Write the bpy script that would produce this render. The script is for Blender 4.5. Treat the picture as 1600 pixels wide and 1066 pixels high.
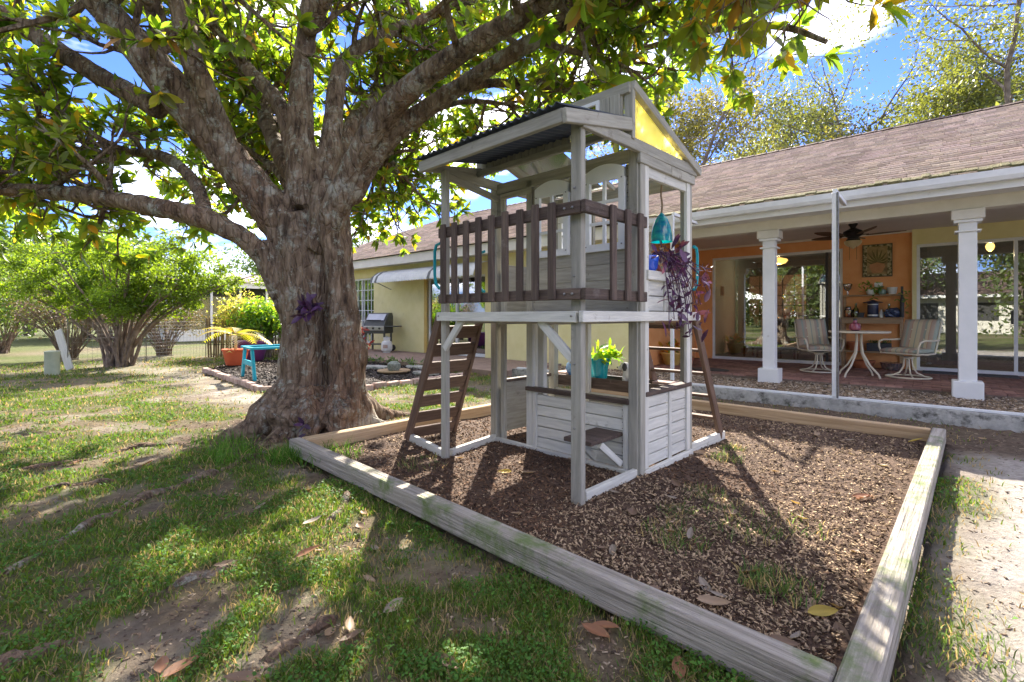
import bpy, bmesh, math, random
import numpy as np
from mathutils import Vector, Matrix
R=math.radians
S=bpy.context.scene
COL=S.collection
for o in list(bpy.data.objects): bpy.data.objects.remove(o)
rnd=random.Random(7); rng=np.random.default_rng(11)

# ---------------- camera, sky, sun, exposure ----------------
cam=bpy.data.cameras.new('camera'); camo=bpy.data.objects.new('camera',cam); COL.objects.link(camo)
camo.location=(0,0,1.2); camo.rotation_euler=(R(90),0,0)
cam.sensor_width=36; cam.lens=36*750/1600; cam.shift_y=-39/1600; cam.clip_start=.05; cam.clip_end=3000
S.camera=camo
SUN_EL,SUN_AZ=36.,4.
W=bpy.data.worlds.new('World'); S.world=W; W.use_nodes=True
nt=W.node_tree; nt.nodes.clear()
def N(t,ty,**k):
    n=t.nodes.new(ty)
    for a,v in k.items(): setattr(n,a,v)
    return n
wo=N(nt,'ShaderNodeOutputWorld'); bg=N(nt,'ShaderNodeBackground'); sky=N(nt,'ShaderNodeTexSky',sky_type='NISHITA',sun_disc=False)
sky.sun_elevation=R(SUN_EL); sky.sun_rotation=R(SUN_AZ); sky.air_density=1.0; sky.dust_density=.1; sky.ozone_density=3.
bg.inputs[1].default_value=.12
tc=N(nt,'ShaderNodeTexCoord'); mp=N(nt,'ShaderNodeMapping'); mp.inputs['Scale'].default_value=(1,1,3.2); mp.inputs['Location'].default_value=(7.7,3.3,.1)
cn=N(nt,'ShaderNodeTexNoise'); cn.inputs['Scale'].default_value=2.1; cn.inputs['Detail'].default_value=7; cn.inputs['Roughness'].default_value=.55
cr=N(nt,'ShaderNodeValToRGB'); cr.color_ramp.elements[0].position=.49; cr.color_ramp.elements[1].position=.74
mx=N(nt,'ShaderNodeMixRGB'); mx.inputs[2].default_value=(11.4,10.5,9.2,1)
nt.links.new(tc.outputs['Generated'],mp.inputs[0]); nt.links.new(mp.outputs[0],cn.inputs[0]); nt.links.new(cn.outputs[0],cr.inputs[0])
nt.links.new(cr.outputs[0],mx.inputs[0]); hs_=N(nt,'ShaderNodeMixRGB',blend_type='MULTIPLY'); hs_.inputs[0].default_value=1; hs_.inputs[2].default_value=(.16,.20,.38,1); nt.links.new(sky.outputs[0],hs_.inputs[1]); nt.links.new(hs_.outputs[0],mx.inputs[1]); nt.links.new(mx.outputs[0],bg.inputs[0]); nt.links.new(bg.outputs[0],wo.inputs[0])
sl=bpy.data.lights.new('sun','SUN'); sl.energy=2.7; sl.angle=R(.6); sl.color=(1,.91,.78)
so=bpy.data.objects.new('sun',sl); COL.objects.link(so)
sv=Vector((math.sin(R(SUN_AZ))*math.cos(R(SUN_EL)),math.cos(R(SUN_AZ))*math.cos(R(SUN_EL)),math.sin(R(SUN_EL))))
so.rotation_euler=sv.to_track_quat('Z','Y').to_euler(); so.location=(0,30,25)
vs=S.view_settings; vs.view_transform='Standard'; vs.look='None'; vs.exposure=2.8; vs.gamma=1; vs.use_curve_mapping=False
S.render.resolution_x=1024; S.render.resolution_y=682
try:
    S.cycles.transparent_max_bounces=10; S.cycles.max_bounces=6
except Exception: pass

# ---------------- materials ----------------
def hexmix(c): return (c[0],c[1],c[2],1)
MATS={}
def mat(name,c1,c2=None,scale=6,stretch=(1,1,1),rough=.7,bump=0.,detail=5,c3=None,rand=.0,spec=.3,metal=0,lo=.35,hi=.65,trans=0,attr=None,emit=0,bscale=None,pt=None):
    """two or three tone noise material; rand = brightness change per object; attr = per-face tint attribute"""
    m=bpy.data.materials.new(name); m.use_nodes=True; t=m.node_tree; t.nodes.clear()
    out=N(t,'ShaderNodeOutputMaterial'); p=N(t,'ShaderNodeBsdfPrincipled')
    p.inputs['Roughness'].default_value=rough; p.inputs['Specular IOR Level'].default_value=spec; p.inputs['Metallic'].default_value=metal
    L=t.links.new
    col=None
    tcn=N(t,'ShaderNodeTexCoord'); oi=N(t,'ShaderNodeObjectInfo')
    mul=N(t,'ShaderNodeMath',operation='MULTIPLY'); mul.inputs[1].default_value=61.; L(oi.outputs['Random'],mul.inputs[0])
    add=N(t,'ShaderNodeVectorMath',operation='ADD'); L(tcn.outputs['Object'],add.inputs[0]); L(mul.outputs[0],add.inputs[1])
    mp=N(t,'ShaderNodeMapping'); mp.inputs['Scale'].default_value=stretch; L(add.outputs[0],mp.inputs[0])
    if c2 is not None:
        nz=N(t,'ShaderNodeTexNoise'); nz.inputs['Scale'].default_value=scale; nz.inputs['Detail'].default_value=detail; nz.inputs['Roughness'].default_value=.62
        L(mp.outputs[0],nz.inputs[0])
        cr=N(t,'ShaderNodeValToRGB'); e=cr.color_ramp.elements; e[0].position=lo; e[0].color=hexmix(c1); e[1].position=hi; e[1].color=hexmix(c2)
        if c3 is not None: x=e.new(min(.99,hi+.1)); x.color=hexmix(c3)
        L(nz.outputs[0],cr.inputs[0]); col=cr.outputs[0]
    else:
        rgb=N(t,'ShaderNodeRGB'); rgb.outputs[0].default_value=hexmix(c1); col=rgb.outputs[0]
    if pt: # patches of a third colour (lichen, algae, dirt): (colour, scale, threshold, width)
        pc,ps,pth,pw=pt
        n2=N(t,'ShaderNodeTexNoise'); n2.inputs['Scale'].default_value=ps; n2.inputs['Detail'].default_value=6; n2.inputs['Roughness'].default_value=.7
        L(add.outputs[0],n2.inputs[0])
        mr=N(t,'ShaderNodeMapRange'); mr.inputs[1].default_value=pth; mr.inputs[2].default_value=pth+pw; L(n2.outputs[0],mr.inputs[0])
        mm=N(t,'ShaderNodeMixRGB'); mm.inputs[2].default_value=hexmix(pc); L(mr.outputs[0],mm.inputs[0]); L(col,mm.inputs[1]); col=mm.outputs[0]
    if attr:
        at=N(t,'ShaderNodeAttribute',attribute_name=attr); mm=N(t,'ShaderNodeMixRGB',blend_type='MULTIPLY'); mm.inputs[0].default_value=1
        L(col,mm.inputs[1]); L(at.outputs['Color'],mm.inputs[2]); col=mm.outputs[0]
    if rand:
        hs=N(t,'ShaderNodeHueSaturation'); mr=N(t,'ShaderNodeMapRange'); mr.inputs[3].default_value=1-rand; mr.inputs[4].default_value=1+rand
        L(oi.outputs['Random'],mr.inputs[0]); L(mr.outputs[0],hs.inputs['Value']); L(col,hs.inputs['Color']); col=hs.outputs[0]
    L(col,p.inputs['Base Color'])
    if bump:
        bn=N(t,'ShaderNodeTexNoise'); bn.inputs['Scale'].default_value=bscale or scale*2; bn.inputs['Detail'].default_value=6; bn.inputs['Roughness'].default_value=.65
        L(mp.outputs[0],bn.inputs[0]); b=N(t,'ShaderNodeBump'); b.inputs['Strength'].default_value=min(1,bump); b.inputs['Distance'].default_value=.02*max(1,bump)
        L(bn.outputs[0],b.inputs['Height']); L(b.outputs[0],p.inputs['Normal'])
    sh=p.outputs[0]
    if trans:
        tr=N(t,'ShaderNodeBsdfTranslucent'); ms=N(t,'ShaderNodeMixShader'); ms.inputs[0].default_value=trans
        hs=N(t,'ShaderNodeHueSaturation'); hs.inputs['Saturation'].default_value=1.12; hs.inputs['Value'].default_value=2.3; hs.inputs['Hue'].default_value=.485; L(col,hs.inputs['Color']); L(hs.outputs[0],tr.inputs[0])
        L(sh,ms.inputs[1]); L(tr.outputs[0],ms.inputs[2]); sh=ms.outputs[0]
    if emit:
        p.inputs['Emission Color'].default_value=hexmix(c1); p.inputs['Emission Strength'].default_value=emit
    L(sh,out.inputs[0]); MATS[name]=m; return m
def glassmat(name,refl=.3,tint=(.75,.82,.82),rough=.0):
    m=bpy.data.materials.new(name); m.use_nodes=True; t=m.node_tree; t.nodes.clear(); L=t.links.new
    out=N(t,'ShaderNodeOutputMaterial'); tr=N(t,'ShaderNodeBsdfTransparent'); tr.inputs[0].default_value=hexmix(tint)
    gl=N(t,'ShaderNodeBsdfGlossy'); gl.inputs['Roughness'].default_value=rough; gl.inputs[0].default_value=(.95,.97,1,1)
    fr=N(t,'ShaderNodeFresnel'); fr.inputs[0].default_value=1.5; ad=N(t,'ShaderNodeMath',operation='ADD',use_clamp=True); ad.inputs[1].default_value=refl; L(fr.outputs[0],ad.inputs[0])
    ms=N(t,'ShaderNodeMixShader'); L(ad.outputs[0],ms.inputs[0]); L(tr.outputs[0],ms.inputs[1]); L(gl.outputs[0],ms.inputs[2]); L(ms.outputs[0],out.inputs[0]); return m
def leafmat(name,top,under,tr=.4,gloss=.35,attr='tint'):
    """leaf with its own underside colour, light shining through it"""
    m=bpy.data.materials.new(name); m.use_nodes=True; t=m.node_tree; t.nodes.clear(); L=t.links.new
    out=N(t,'ShaderNodeOutputMaterial'); p=N(t,'ShaderNodeBsdfPrincipled'); p.inputs['Roughness'].default_value=gloss; p.inputs['Specular IOR Level'].default_value=.4
    ge=N(t,'ShaderNodeNewGeometry'); mm=N(t,'ShaderNodeMixRGB'); mm.inputs[1].default_value=hexmix(top); mm.inputs[2].default_value=hexmix(under); L(ge.outputs['Backfacing'],mm.inputs[0])
    at=N(t,'ShaderNodeAttribute',attribute_name=attr); mu=N(t,'ShaderNodeMixRGB',blend_type='MULTIPLY'); mu.inputs[0].default_value=1; L(mm.outputs[0],mu.inputs[1]); L(at.outputs['Color'],mu.inputs[2])
    L(mu.outputs[0],p.inputs['Base Color'])
    tb=N(t,'ShaderNodeBsdfTranslucent'); c=N(t,'ShaderNodeMixRGB',blend_type='MULTIPLY'); c.inputs[0].default_value=1; c.inputs[1].default_value=hexmix((top[0]*5.3+.02,top[1]*4.7,top[2]*1.3)); L(at.outputs['Color'],c.inputs[2]); L(c.outputs[0],tb.inputs[0])
    ms=N(t,'ShaderNodeMixShader'); ms.inputs[0].default_value=tr; L(p.outputs[0],ms.inputs[1]); L(tb.outputs[0],ms.inputs[2]); L(ms.outputs[0],out.inputs[0]); return m

M_grey=mat('weathered_grey_paint',(.275,.265,.225),(.39,.375,.32),scale=3,stretch=(1.2,14,14),bump=.25,bscale=5,rand=.08,c3=(.22,.22,.19),pt=((.15,.13,.10),5,.62,.12))
M_white=mat('whitewashed_board',(.50,.50,.46),(.64,.635,.58),scale=3,stretch=(1.2,14,14),bump=.3,bscale=5,rand=.08,pt=((.25,.23,.18),6,.64,.1))
M_brown=mat('dark_brown_stain',(.066,.047,.038),(.130,.094,.076),scale=3,stretch=(1.2,16,16),bump=.4,bscale=5,rand=.22,rough=.7,pt=((.19,.16,.145),5,.6,.15))
M_ladder=mat('brown_ladder_stain',(.105,.066,.048),(.18,.118,.085),scale=3,stretch=(1.2,14,14),bump=.3,bscale=5,rand=.18)
M_plastic=mat('white_window_plastic',(.78,.80,.82),(.72,.74,.75),scale=4,rough=.4)
M_teal=mat('teal_plastic',(.01,.25,.30),(.012,.30,.36),scale=5,rough=.35)
M_navy=mat('navy_corrugated_metal',(.03,.04,.07),(.06,.075,.11),scale=4,rough=.45,spec=.5)
M_yel=mat('yellow_canvas',(.80,.77,.32),(.86,.83,.44),scale=5,rough=.8,bump=.2,trans=.75)
M_bolt=mat('bolt_steel',(.30,.30,.30),(.2,.2,.2),scale=40,rough=.4,metal=.8)
M_timber=mat('grey_landscape_timber',(.25,.225,.19),(.45,.41,.36),scale=3.2,stretch=(.6,15,15),bump=1.2,bscale=4,c3=(.20,.18,.145),pt=((.15,.20,.075),3.2,.53,.14),rough=.85)
M_timber2=mat('tan_landscape_timber',(.40,.27,.15),(.58,.43,.27),scale=2.2,stretch=(.5,14,14),bump=.6,bscale=3,c3=(.26,.17,.10),rough=.85)
M_bark=None

# ---------------- mesh helpers ----------------
def link(o,parent=None):
    COL.objects.link(o)
    if parent is not None: o.parent=parent
    return o
def tag(o,label=None,cat=None,group=None,kind=None):
    if label: o['label']=label
    if cat: o['category']=cat
    if group: o['group']=group
    if kind: o['kind']=kind
    return o
def thing(name,label,cat,loc=(0,0,0),rz=0,group=None):
    o=bpy.data.objects.new(name,None); o.empty_display_size=.2; link(o); o.location=loc; o.rotation_euler=(0,0,rz); return tag(o,label,cat,group)
def np_mesh(name,V,Fc,mat,parent=None,tint=None,smooth=False):
    """V (n,3); Fc = list of (m,k) int arrays; tint = per-vertex rgb"""
    me=bpy.data.meshes.new(name); V=np.asarray(V,dtype=np.float32); n=len(V)
    if not isinstance(Fc,list): Fc=[Fc]
    Fc=[np.asarray(f,dtype=np.int32) for f in Fc if len(f)]
    nl=sum(f.size for f in Fc); nf=sum(len(f) for f in Fc)
    me.vertices.add(n); me.vertices.foreach_set('co',V.ravel()); me.loops.add(nl); me.polygons.add(nf)
    me.loops.foreach_set('vertex_index',np.concatenate([f.ravel() for f in Fc]))
    tot=np.concatenate([np.full(len(f),f.shape[1],dtype=np.int32) for f in Fc]); st=np.concatenate([[0],np.cumsum(tot)[:-1]]).astype(np.int32)
    me.polygons.foreach_set('loop_start',st); me.polygons.foreach_set('loop_total',tot)
    me.update(calc_edges=True)
    if smooth: me.polygons.foreach_set('use_smooth',np.ones(nf,dtype=bool))
    if tint is not None:
        a=me.color_attributes.new('tint','FLOAT_COLOR','POINT'); c=np.ones((n,4),dtype=np.float32); c[:,:3]=tint; a.data.foreach_set('color',c.ravel())
    me.materials.append(mat); o=bpy.data.objects.new(name,me); link(o,parent); return o
class MB:
    def __init__(s): s.v=[]; s.f=[]
    def add(s,vs,fs,M=None):
        b=len(s.v); s.v+=[tuple(M@Vector(p)) if M is not None else tuple(p) for p in vs]; s.f+=[tuple(b+i for i in f) for f in fs]; return s
    def box(s,x0,x1,y0,y1,z0,z1,M=None):
        return s.add([(x0,y0,z0),(x1,y0,z0),(x1,y1,z0),(x0,y1,z0),(x0,y0,z1),(x1,y0,z1),(x1,y1,z1),(x0,y1,z1)],[(0,3,2,1),(4,5,6,7),(0,1,5,4),(1,2,6,5),(2,3,7,6),(3,0,4,7)],M)
    def cbox(s,d,c=.004,M=None):
        hx,hy,hz=d[0]/2,d[1]/2,d[2]/2; c=min(c,hx*.45,hy*.45,hz*.45); vs=[]; idx={}
        for sx in(-1,1):
            for sy in(-1,1):
                for sz in(-1,1):
                    for a in range(3):
                        p=[sx*(hx-c),sy*(hy-c),sz*(hz-c)]; p[a]=(sx*hx,sy*hy,sz*hz)[a]; idx[sx,sy,sz,a]=len(vs); vs.append(p)
        fs=[]
        def q(l,ctr):
            P=[Vector(vs[i]) for i in l]; nrm=(P[1]-P[0]).cross(P[2]-P[0]); cc=sum(P,Vector())/len(P)
            fs.append(tuple(l) if nrm.dot(cc)>0 else tuple(reversed(l)))
        for a in range(3):
            b,c2=(a+1)%3,(a+2)%3
            for sg in(-1,1):
                l=[]
                for x,y in((-1,-1),(1,-1),(1,1),(-1,1)):
                    k=[0,0,0]; k[a]=sg; k[b]=x; k[c2]=y; l.append(idx[k[0],k[1],k[2],a])
                q(l,0)
            for x in(-1,1):
                for y in(-1,1):
                    l=[]
                    for sg in(-1,1):
                        k=[0,0,0]; k[a]=sg; k[b]=x; k[c2]=y; t=tuple(k); l+= [idx[t+(b,)],idx[t+(c2,)]] if sg<0 else [idx[t+(c2,)],idx[t+(b,)]]
                    q(l,0)
        for sx in(-1,1):
            for sy in(-1,1):
                for sz in(-1,1): q([idx[sx,sy,sz,a] for a in range(3)],0)
        return s.add(vs,fs,M)
    def tube(s,pts,rad,n=8,cap=True):
        pts=[Vector(p) for p in pts]; k=len(pts)
        if not hasattr(rad,'__len__'): rad=[rad]*k
        up=None; b=len(s.v)
        for i,p in enumerate(pts):
            d=(pts[min(i+1,k-1)]-pts[max(i-1,0)]).normalized()
            if up is None: up=Vector((0,0,1)) if abs(d.z)<.9 else Vector((1,0,0))
            x=up-d*up.dot(d)
            if x.length<1e-4: x=d.orthogonal()
            x.normalize(); y=d.cross(x); up=x
            for j in range(n):
                a=2*math.pi*j/n; q=p+(x*math.cos(a)+y*math.sin(a))*rad[i]; s.v.append(tuple(q))
        for i in range(k-1):
            for j in range(n): s.f.append((b+i*n+j,b+i*n+(j+1)%n,b+(i+1)*n+(j+1)%n,b+(i+1)*n+j))
        if cap: s.f.append(tuple(b+j for j in reversed(range(n)))); s.f.append(tuple(b+(k-1)*n+j for j in range(n)))
        return s
    def lathe(s,prof,n=20,c=(0,0,0),M=None,cap=True):
        vs=[];fs=[];k=len(prof)
        for r,z in prof:
            for j in range(n): a=2*math.pi*j/n; vs.append((c[0]+r*math.cos(a),c[1]+r*math.sin(a),c[2]+z))
        for i in range(k-1):
            for j in range(n): fs.append((i*n+j,i*n+(j+1)%n,(i+1)*n+(j+1)%n,(i+1)*n+j))
        if cap: fs.append(tuple(reversed(range(n)))); fs.append(tuple((k-1)*n+j for j in range(n)))
        return s.add(vs,fs,M)
    def prism(s,poly,z0,z1,M=None):
        n=len(poly); vs=[(x,y,z0) for x,y in poly]+[(x,y,z1) for x,y in poly]
        return s.add(vs,[tuple(reversed(range(n))),tuple(range(n,2*n))]+[(i,(i+1)%n,n+(i+1)%n,n+i) for i in range(n)],M)
    def build(s,name,mat,parent=None,smooth=False,loc=None,rot=None):
        me=bpy.data.meshes.new(name); me.from_pydata(s.v,[],s.f); me.update()
        if smooth:
            me.polygons.foreach_set('use_smooth',[True]*len(me.polygons))
            try: me.set_sharp_from_angle(angle=R(38))
            except Exception: pass
        me.materials.append(mat); o=bpy.data.objects.new(name,me); link(o,parent)
        if loc is not None: o.location=loc
        if rot is not None: o.rotation_euler=rot
        return o
BC={}
def board(name,parent,a,b,w,t,mt,up=(0,0,1),ch=.004,jit=0):
    """plank from a to b; w = size along 'up', t = the other way; local X runs along the grain"""
    a,b=Vector(a),Vector(b); x=(b-a); L=x.length; x.normalize(); z=Vector(up)-x*Vector(up).dot(x); z.normalize(); y=z.cross(x)
    key=(round(L,3),w,t,ch,mt.name); me=BC.get(key)
    if me is None:
        m=MB().cbox((L,t,w),ch); me=bpy.data.meshes.new(name); me.from_pydata(m.v,[],m.f); me.materials.append(mt); BC[key]=me
    o=bpy.data.objects.new(name,me); link(o,parent)
    mm=Matrix((x,y,z)).transposed()
    if jit: mm=mm@Matrix.Rotation(rnd.uniform(-jit,jit),3,'Y')
    o.matrix_local=Matrix.Translation((a+b)/2)@mm.to_4x4(); return o
def rotm(loc,rz=0,rx=0,ry=0): return Matrix.Translation(loc)@Matrix.Rotation(rz,4,'Z')@Matrix.Rotation(ry,4,'Y')@Matrix.Rotation(rx,4,'X')
def copy_tree(o,parent=None):
    c=o.copy(); COL.objects.link(c); c.parent=parent
    if parent is not None: c.matrix_parent_inverse=o.matrix_parent_inverse
    for ch in o.children: copy_tree(ch,c)
    return c
# frames: the house line is turned 41 degrees, the playhouse and its border 44 degrees from the camera's right
HA=R(41.); HU=(math.cos(HA),-math.sin(HA)); HN=(math.sin(HA),math.cos(HA))
PA=R(44.); P1=(math.cos(PA),-math.sin(PA)); P2=(math.sin(PA),math.cos(PA))
def hw(u,n,z=0): return Vector((HU[0]*u+HN[0]*n,HU[1]*u+HN[1]*n,z))
def pw(a,b,z=0): return Vector((P1[0]*a+P2[0]*b,P1[1]*a+P2[1]*b,z))
# smooth value noise for scattering
_pt=rng.permutation(4096)
def vn(x,y,f=1.,seed=0):
    x=np.asarray(x)*f+seed*17.3+500; y=np.asarray(y)*f+seed*7.7+500; xi=np.floor(x).astype(int); yi=np.floor(y).astype(int); fx=x-xi; fy=y-yi
    fx=fx*fx*(3-2*fx); fy=fy*fy*(3-2*fy)
    h=lambda i,j:_pt[(_pt[i%4096]+j)%4096]/4095.
    return (h(xi,yi)*(1-fx)+h(xi+1,yi)*fx)*(1-fy)+(h(xi,yi+1)*(1-fx)+h(xi+1,yi+1)*fx)*fy
def fbm(x,y,f=1.,o=4,seed=0): return sum(vn(x,y,f*2**i,seed+i)*.5**i for i in range(o))/sum(.5**i for i in range(o))
def sstep(a,b,x): t=np.clip((x-a)/(b-a),0,1); return t*t*(3-2*t)

# ---------------- the ground ----------------
BED=[(-6.7,10.47),(-3.97,7.63),(-2.48,7.76),(-1.43,8.91),(-.9,9.6),(-4.2,13.2),(-7.4,12.9)]
def inpoly(x,y,P):
    r=np.zeros(np.shape(x),bool); n=len(P)
    for i in range(n):
        (x0,y0),(x1,y1)=P[i],P[(i+1)%n]
        c=((y0>y)!=(y1>y))&(x<(x1-x0)*(y-y0)/((y1-y0) or 1e-9)+x0); r^=c
    return r
def zones(x,y):
    a=P1[0]*x+P1[1]*y; b=P2[0]*x+P2[1]*y; u=HU[0]*x+HU[1]*y; n=HN[0]*x+HN[1]*y
    w=(fbm(x,y,1.1,3,3)-.5)
    box=(a>-4.3)&(a<-.2)&(b>1.66)&(b<6.1)
    right=sstep(-.35,.25,a+w*.5)*sstep(.9,1.9,b+w*2.)        # bare sand beside the border
    back=sstep(5.7,6.2,b)*sstep(-4.6,-4.2,a)                  # dirt strip in front of the kerb
    house=(n>7.3)&(u>-6); slab=(n>7.)&(u<=-6)&(u>-17)
    bed=inpoly(x,y,BED)
    f1=fbm(x,y,1.5,4,9); f2=fbm(x,y,5.,3,21)
    g=sstep(.33,.60,f1*.45+f2*.55)
    path=np.exp(-((n-2.9-.25*np.sin(u))/.55)**2)*sstep(-5.5,-7.5,u)   # trodden sandy track beyond the tree
    g=g*(1-.85*path)
    g=g*(1-right*(1-.3*sstep(.62,.70,f1)))*(1-.9*back)
    g=np.where(box|house|slab|bed,0,g)
    tr=np.hypot(x+2.2,y-5.3); g=g*sstep(.75,1.15,tr)
    sand=np.clip(right*.95+path*.55+sstep(.56,.38,f1)*.4*sstep(.48,.62,fbm(x,y,2.3,3,40)),0,1)*(1-back*.7)
    soil=np.clip(back*.85+sstep(1.6,.8,tr)*.8+.55*sstep(.50,.40,f2)*(1-right),0,1)
    return g,sand,soil,box,house|slab|bed
def axis(lo,hi,step,far,gr=1.35):
    a=list(np.arange(lo,hi+1e-6,step)); s=step; x=hi
    while x<far: s*=gr; x+=s; a.append(x)
    s=step; x=lo
    while x>-far: s*=gr; x-=s; a.insert(0,x)
    return np.array(a)
gx=axis(-7.5,5.2,.055,900); gy=axis(.9,8.,.055,900)
X,Y=np.meshgrid(gx,gy); g_,s_,d_,bx_,hs_=zones(X,Y)
near=np.exp(-np.maximum(0,np.hypot(X,Y)-12)/6)
def relief(x,y): return (.05*(fbm(x,y,.9,3,5)-.5)+.022*(fbm(x,y,5,3,6)-.5)+.022*(fbm(x,y,14,2,8)-.5))
Z=relief(X,Y)*near-.01
Z=np.where(bx_|hs_,-.09,Z)
nx,ny=len(gx),len(gy); I=np.arange(nx*ny).reshape(ny,nx)
Fq=np.stack([I[:-1,:-1],I[:-1,1:],I[1:,1:],I[1:,:-1]],-1).reshape(-1,4)
gm=bpy.data.materials.new('yard_ground'); gm.use_nodes=True; t=gm.node_tree; p=t.nodes['Principled BSDF']; p.inputs['Roughness'].default_value=.95; p.inputs['Specular IOR Level'].default_value=.1
L=t.links.new; at=N(t,'ShaderNodeAttribute',attribute_name='tint'); sp=N(t,'ShaderNodeSeparateColor'); L(at.outputs['Color'],sp.inputs[0])
def noise_ramp(t,scale,a,b,lo=.35,hi=.65,det=6):
    tcn=N(t,'ShaderNodeTexCoord'); n=N(t,'ShaderNodeTexNoise'); n.inputs['Scale'].default_value=scale; n.inputs['Detail'].default_value=det; n.inputs['Roughness'].default_value=.7; t.links.new(tcn.outputs['Object'],n.inputs[0])
    c=N(t,'ShaderNodeValToRGB'); e=c.color_ramp.elements; e[0].position=lo; e[1].position=hi; e[0].color=hexmix(a); e[1].color=hexmix(b); t.links.new(n.outputs[0],c.inputs[0]); return c.outputs[0],n
base,_=noise_ramp(t,12,(.13,.105,.065),(.27,.22,.145)); grs,_=noise_ramp(t,14,(.055,.085,.022),(.13,.15,.05)); snd,sn=noise_ramp(t,22,(.30,.27,.24),(.49,.45,.405)); sol,_=noise_ramp(t,16,(.07,.05,.038),(.17,.125,.09))
def mixc(f,a,b):
    m=N(t,'ShaderNodeMixRGB'); L(f,m.inputs[0]); L(a,m.inputs[1]); L(b,m.inputs[2]); return m.outputs[0]
c=mixc(sp.outputs[1],base,snd); c=mixc(sp.outputs[2],c,sol); c=mixc(sp.outputs[0],c,grs); L(c,p.inputs['Base Color'])
bn=N(t,'ShaderNodeTexNoise'); bn.inputs['Scale'].default_value=30; bn.inputs['Detail'].default_value=8; bn.inputs['Roughness'].default_value=.75; tcn=N(t,'ShaderNodeTexCoord'); L(tcn.outputs['Object'],bn.inputs[0])
bp=N(t,'ShaderNodeBump'); bp.inputs['Strength'].default_value=.9; bp.inputs['Distance'].default_value=.03; L(bn.outputs[0],bp.inputs['Height']); L(bp.outputs[0],p.inputs['Normal'])
gfar=np.where(np.hypot(X,Y)>25,.85,g_)
ground=np_mesh('ground',np.stack([X,Y,Z],-1).reshape(-1,3),Fq,gm,tint=np.stack([gfar,s_,d_],-1).reshape(-1,3),smooth=True); tag(ground,kind='structure')

def scatter(n,rmin,rmax,amin=-56,amax=56,pw_=0.):
    u=rng.random(n); r=rmin*(rmax/rmin)**u; a=np.radians(rng.uniform(amin,amax,n)); return r*np.sin(a),r*np.cos(a),r
def blades(name,x,y,z0,hgt,wid,tint,mt,lean=.6,parent=None):
    n=len(x); az=rng.uniform(0,2*np.pi,n); ld=rng.uniform(.1,lean,n)*hgt; la=rng.uniform(0,2*np.pi,n)
    dx,dy=np.cos(az)*wid,np.sin(az)*wid; lx,ly=np.cos(la)*ld,np.sin(la)*ld
    V=np.zeros((n,5,3),np.float32)
    V[:,0]=np.stack([x-dx,y-dy,z0],-1); V[:,1]=np.stack([x+dx,y+dy,z0],-1)
    V[:,2]=np.stack([x+dx*.8+lx*.35,y+dy*.8+ly*.35,z0+hgt*.6],-1); V[:,3]=np.stack([x-dx*.8+lx*.35,y-dy*.8+ly*.35,z0+hgt*.6],-1)
    V[:,4]=np.stack([x+lx,y+ly,z0+hgt],-1)
    b=np.arange(n)[:,None]*5; q=b+np.array([[0,1,2,3]]); tr=b+np.array([[3,2,4]])
    return np_mesh(name,V.reshape(-1,3),[q,tr],mt,parent,tint=np.repeat(tint,5,0))
M_grass=mat('grass_blade',(1,1,1),None,rough=.6,trans=.3,attr='tint',spec=.2)
x,y,r=scatter(430000,1.25,17); g,sa,so_,bx,hs=zones(x,y); keep=rng.random(len(x))<(g**1.3*.95+.03*(1-sa)*(~(bx|hs)))
keep&=~(bx|hs); x,y,r,g=x[keep],y[keep],r[keep],g[keep]; n=len(x)
dry=rng.random(n)<(.22+.35*(g<.55)); v=rng.uniform(.6,1.35,n)[:,None]
tint=np.where(dry[:,None],np.array([[.30,.235,.11]]),np.array([[.070,.135,.026]])+rng.random((n,1))*np.array([[.05,.05,.0]]))*v
zz=relief(x,y)*np.exp(-np.maximum(0,r-12)/6)-.015
gr=blades('lawn_grass',x,y,zz,rng.uniform(.014,.042,n)*(1+.25*(rng.random(n)<.1))*(1+.03*r),rng.uniform(.0009,.0019,n)*(1+.32*r),tint,M_grass,1.1)
tag(gr,'short patchy green grass and weeds over sandy soil under the tree','grass',kind='stuff')
# clover-like weeds: small flat leaflets
x,y,r=scatter(95000,1.25,9); g,sa,so_,bx,hs=zones(x,y); k=(rng.random(len(x))<g**2*(.25+.75*(fbm(x,y,2.7,2,77)>.47)))&~(bx|hs); x,y,r=x[k],y[k],r[k]; n=len(x)
s=rng.uniform(.003,.0068,n)*(1+.22*r); a=rng.uniform(0,6.283,n); z0=relief(x,y)+rng.uniform(.006,.03,n); V=np.zeros((n,4,3))
for i,(l,w) in enumerate(((-1,0),(0,.75),(1,0),(0,-.75))):
    V[:,i,0]=x+s*(l*np.cos(a)-w*np.sin(a)); V[:,i,1]=y+s*(l*np.sin(a)+w*np.cos(a)); V[:,i,2]=z0+s*rng.uniform(-.7,.7,n)
tt=np.array([[.045,.125,.022]])*rng.uniform(.7,1.6,(n,1))+rng.random((n,1))*np.array([[.03,.02,0]])
wd=np_mesh('lawn_clover',V.reshape(-1,3),np.arange(4*n).reshape(n,4),M_grass,tint=np.repeat(tt,4,0)); tag(wd,'low small leaved green weeds spreading through the lawn','weeds',kind='stuff')
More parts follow.
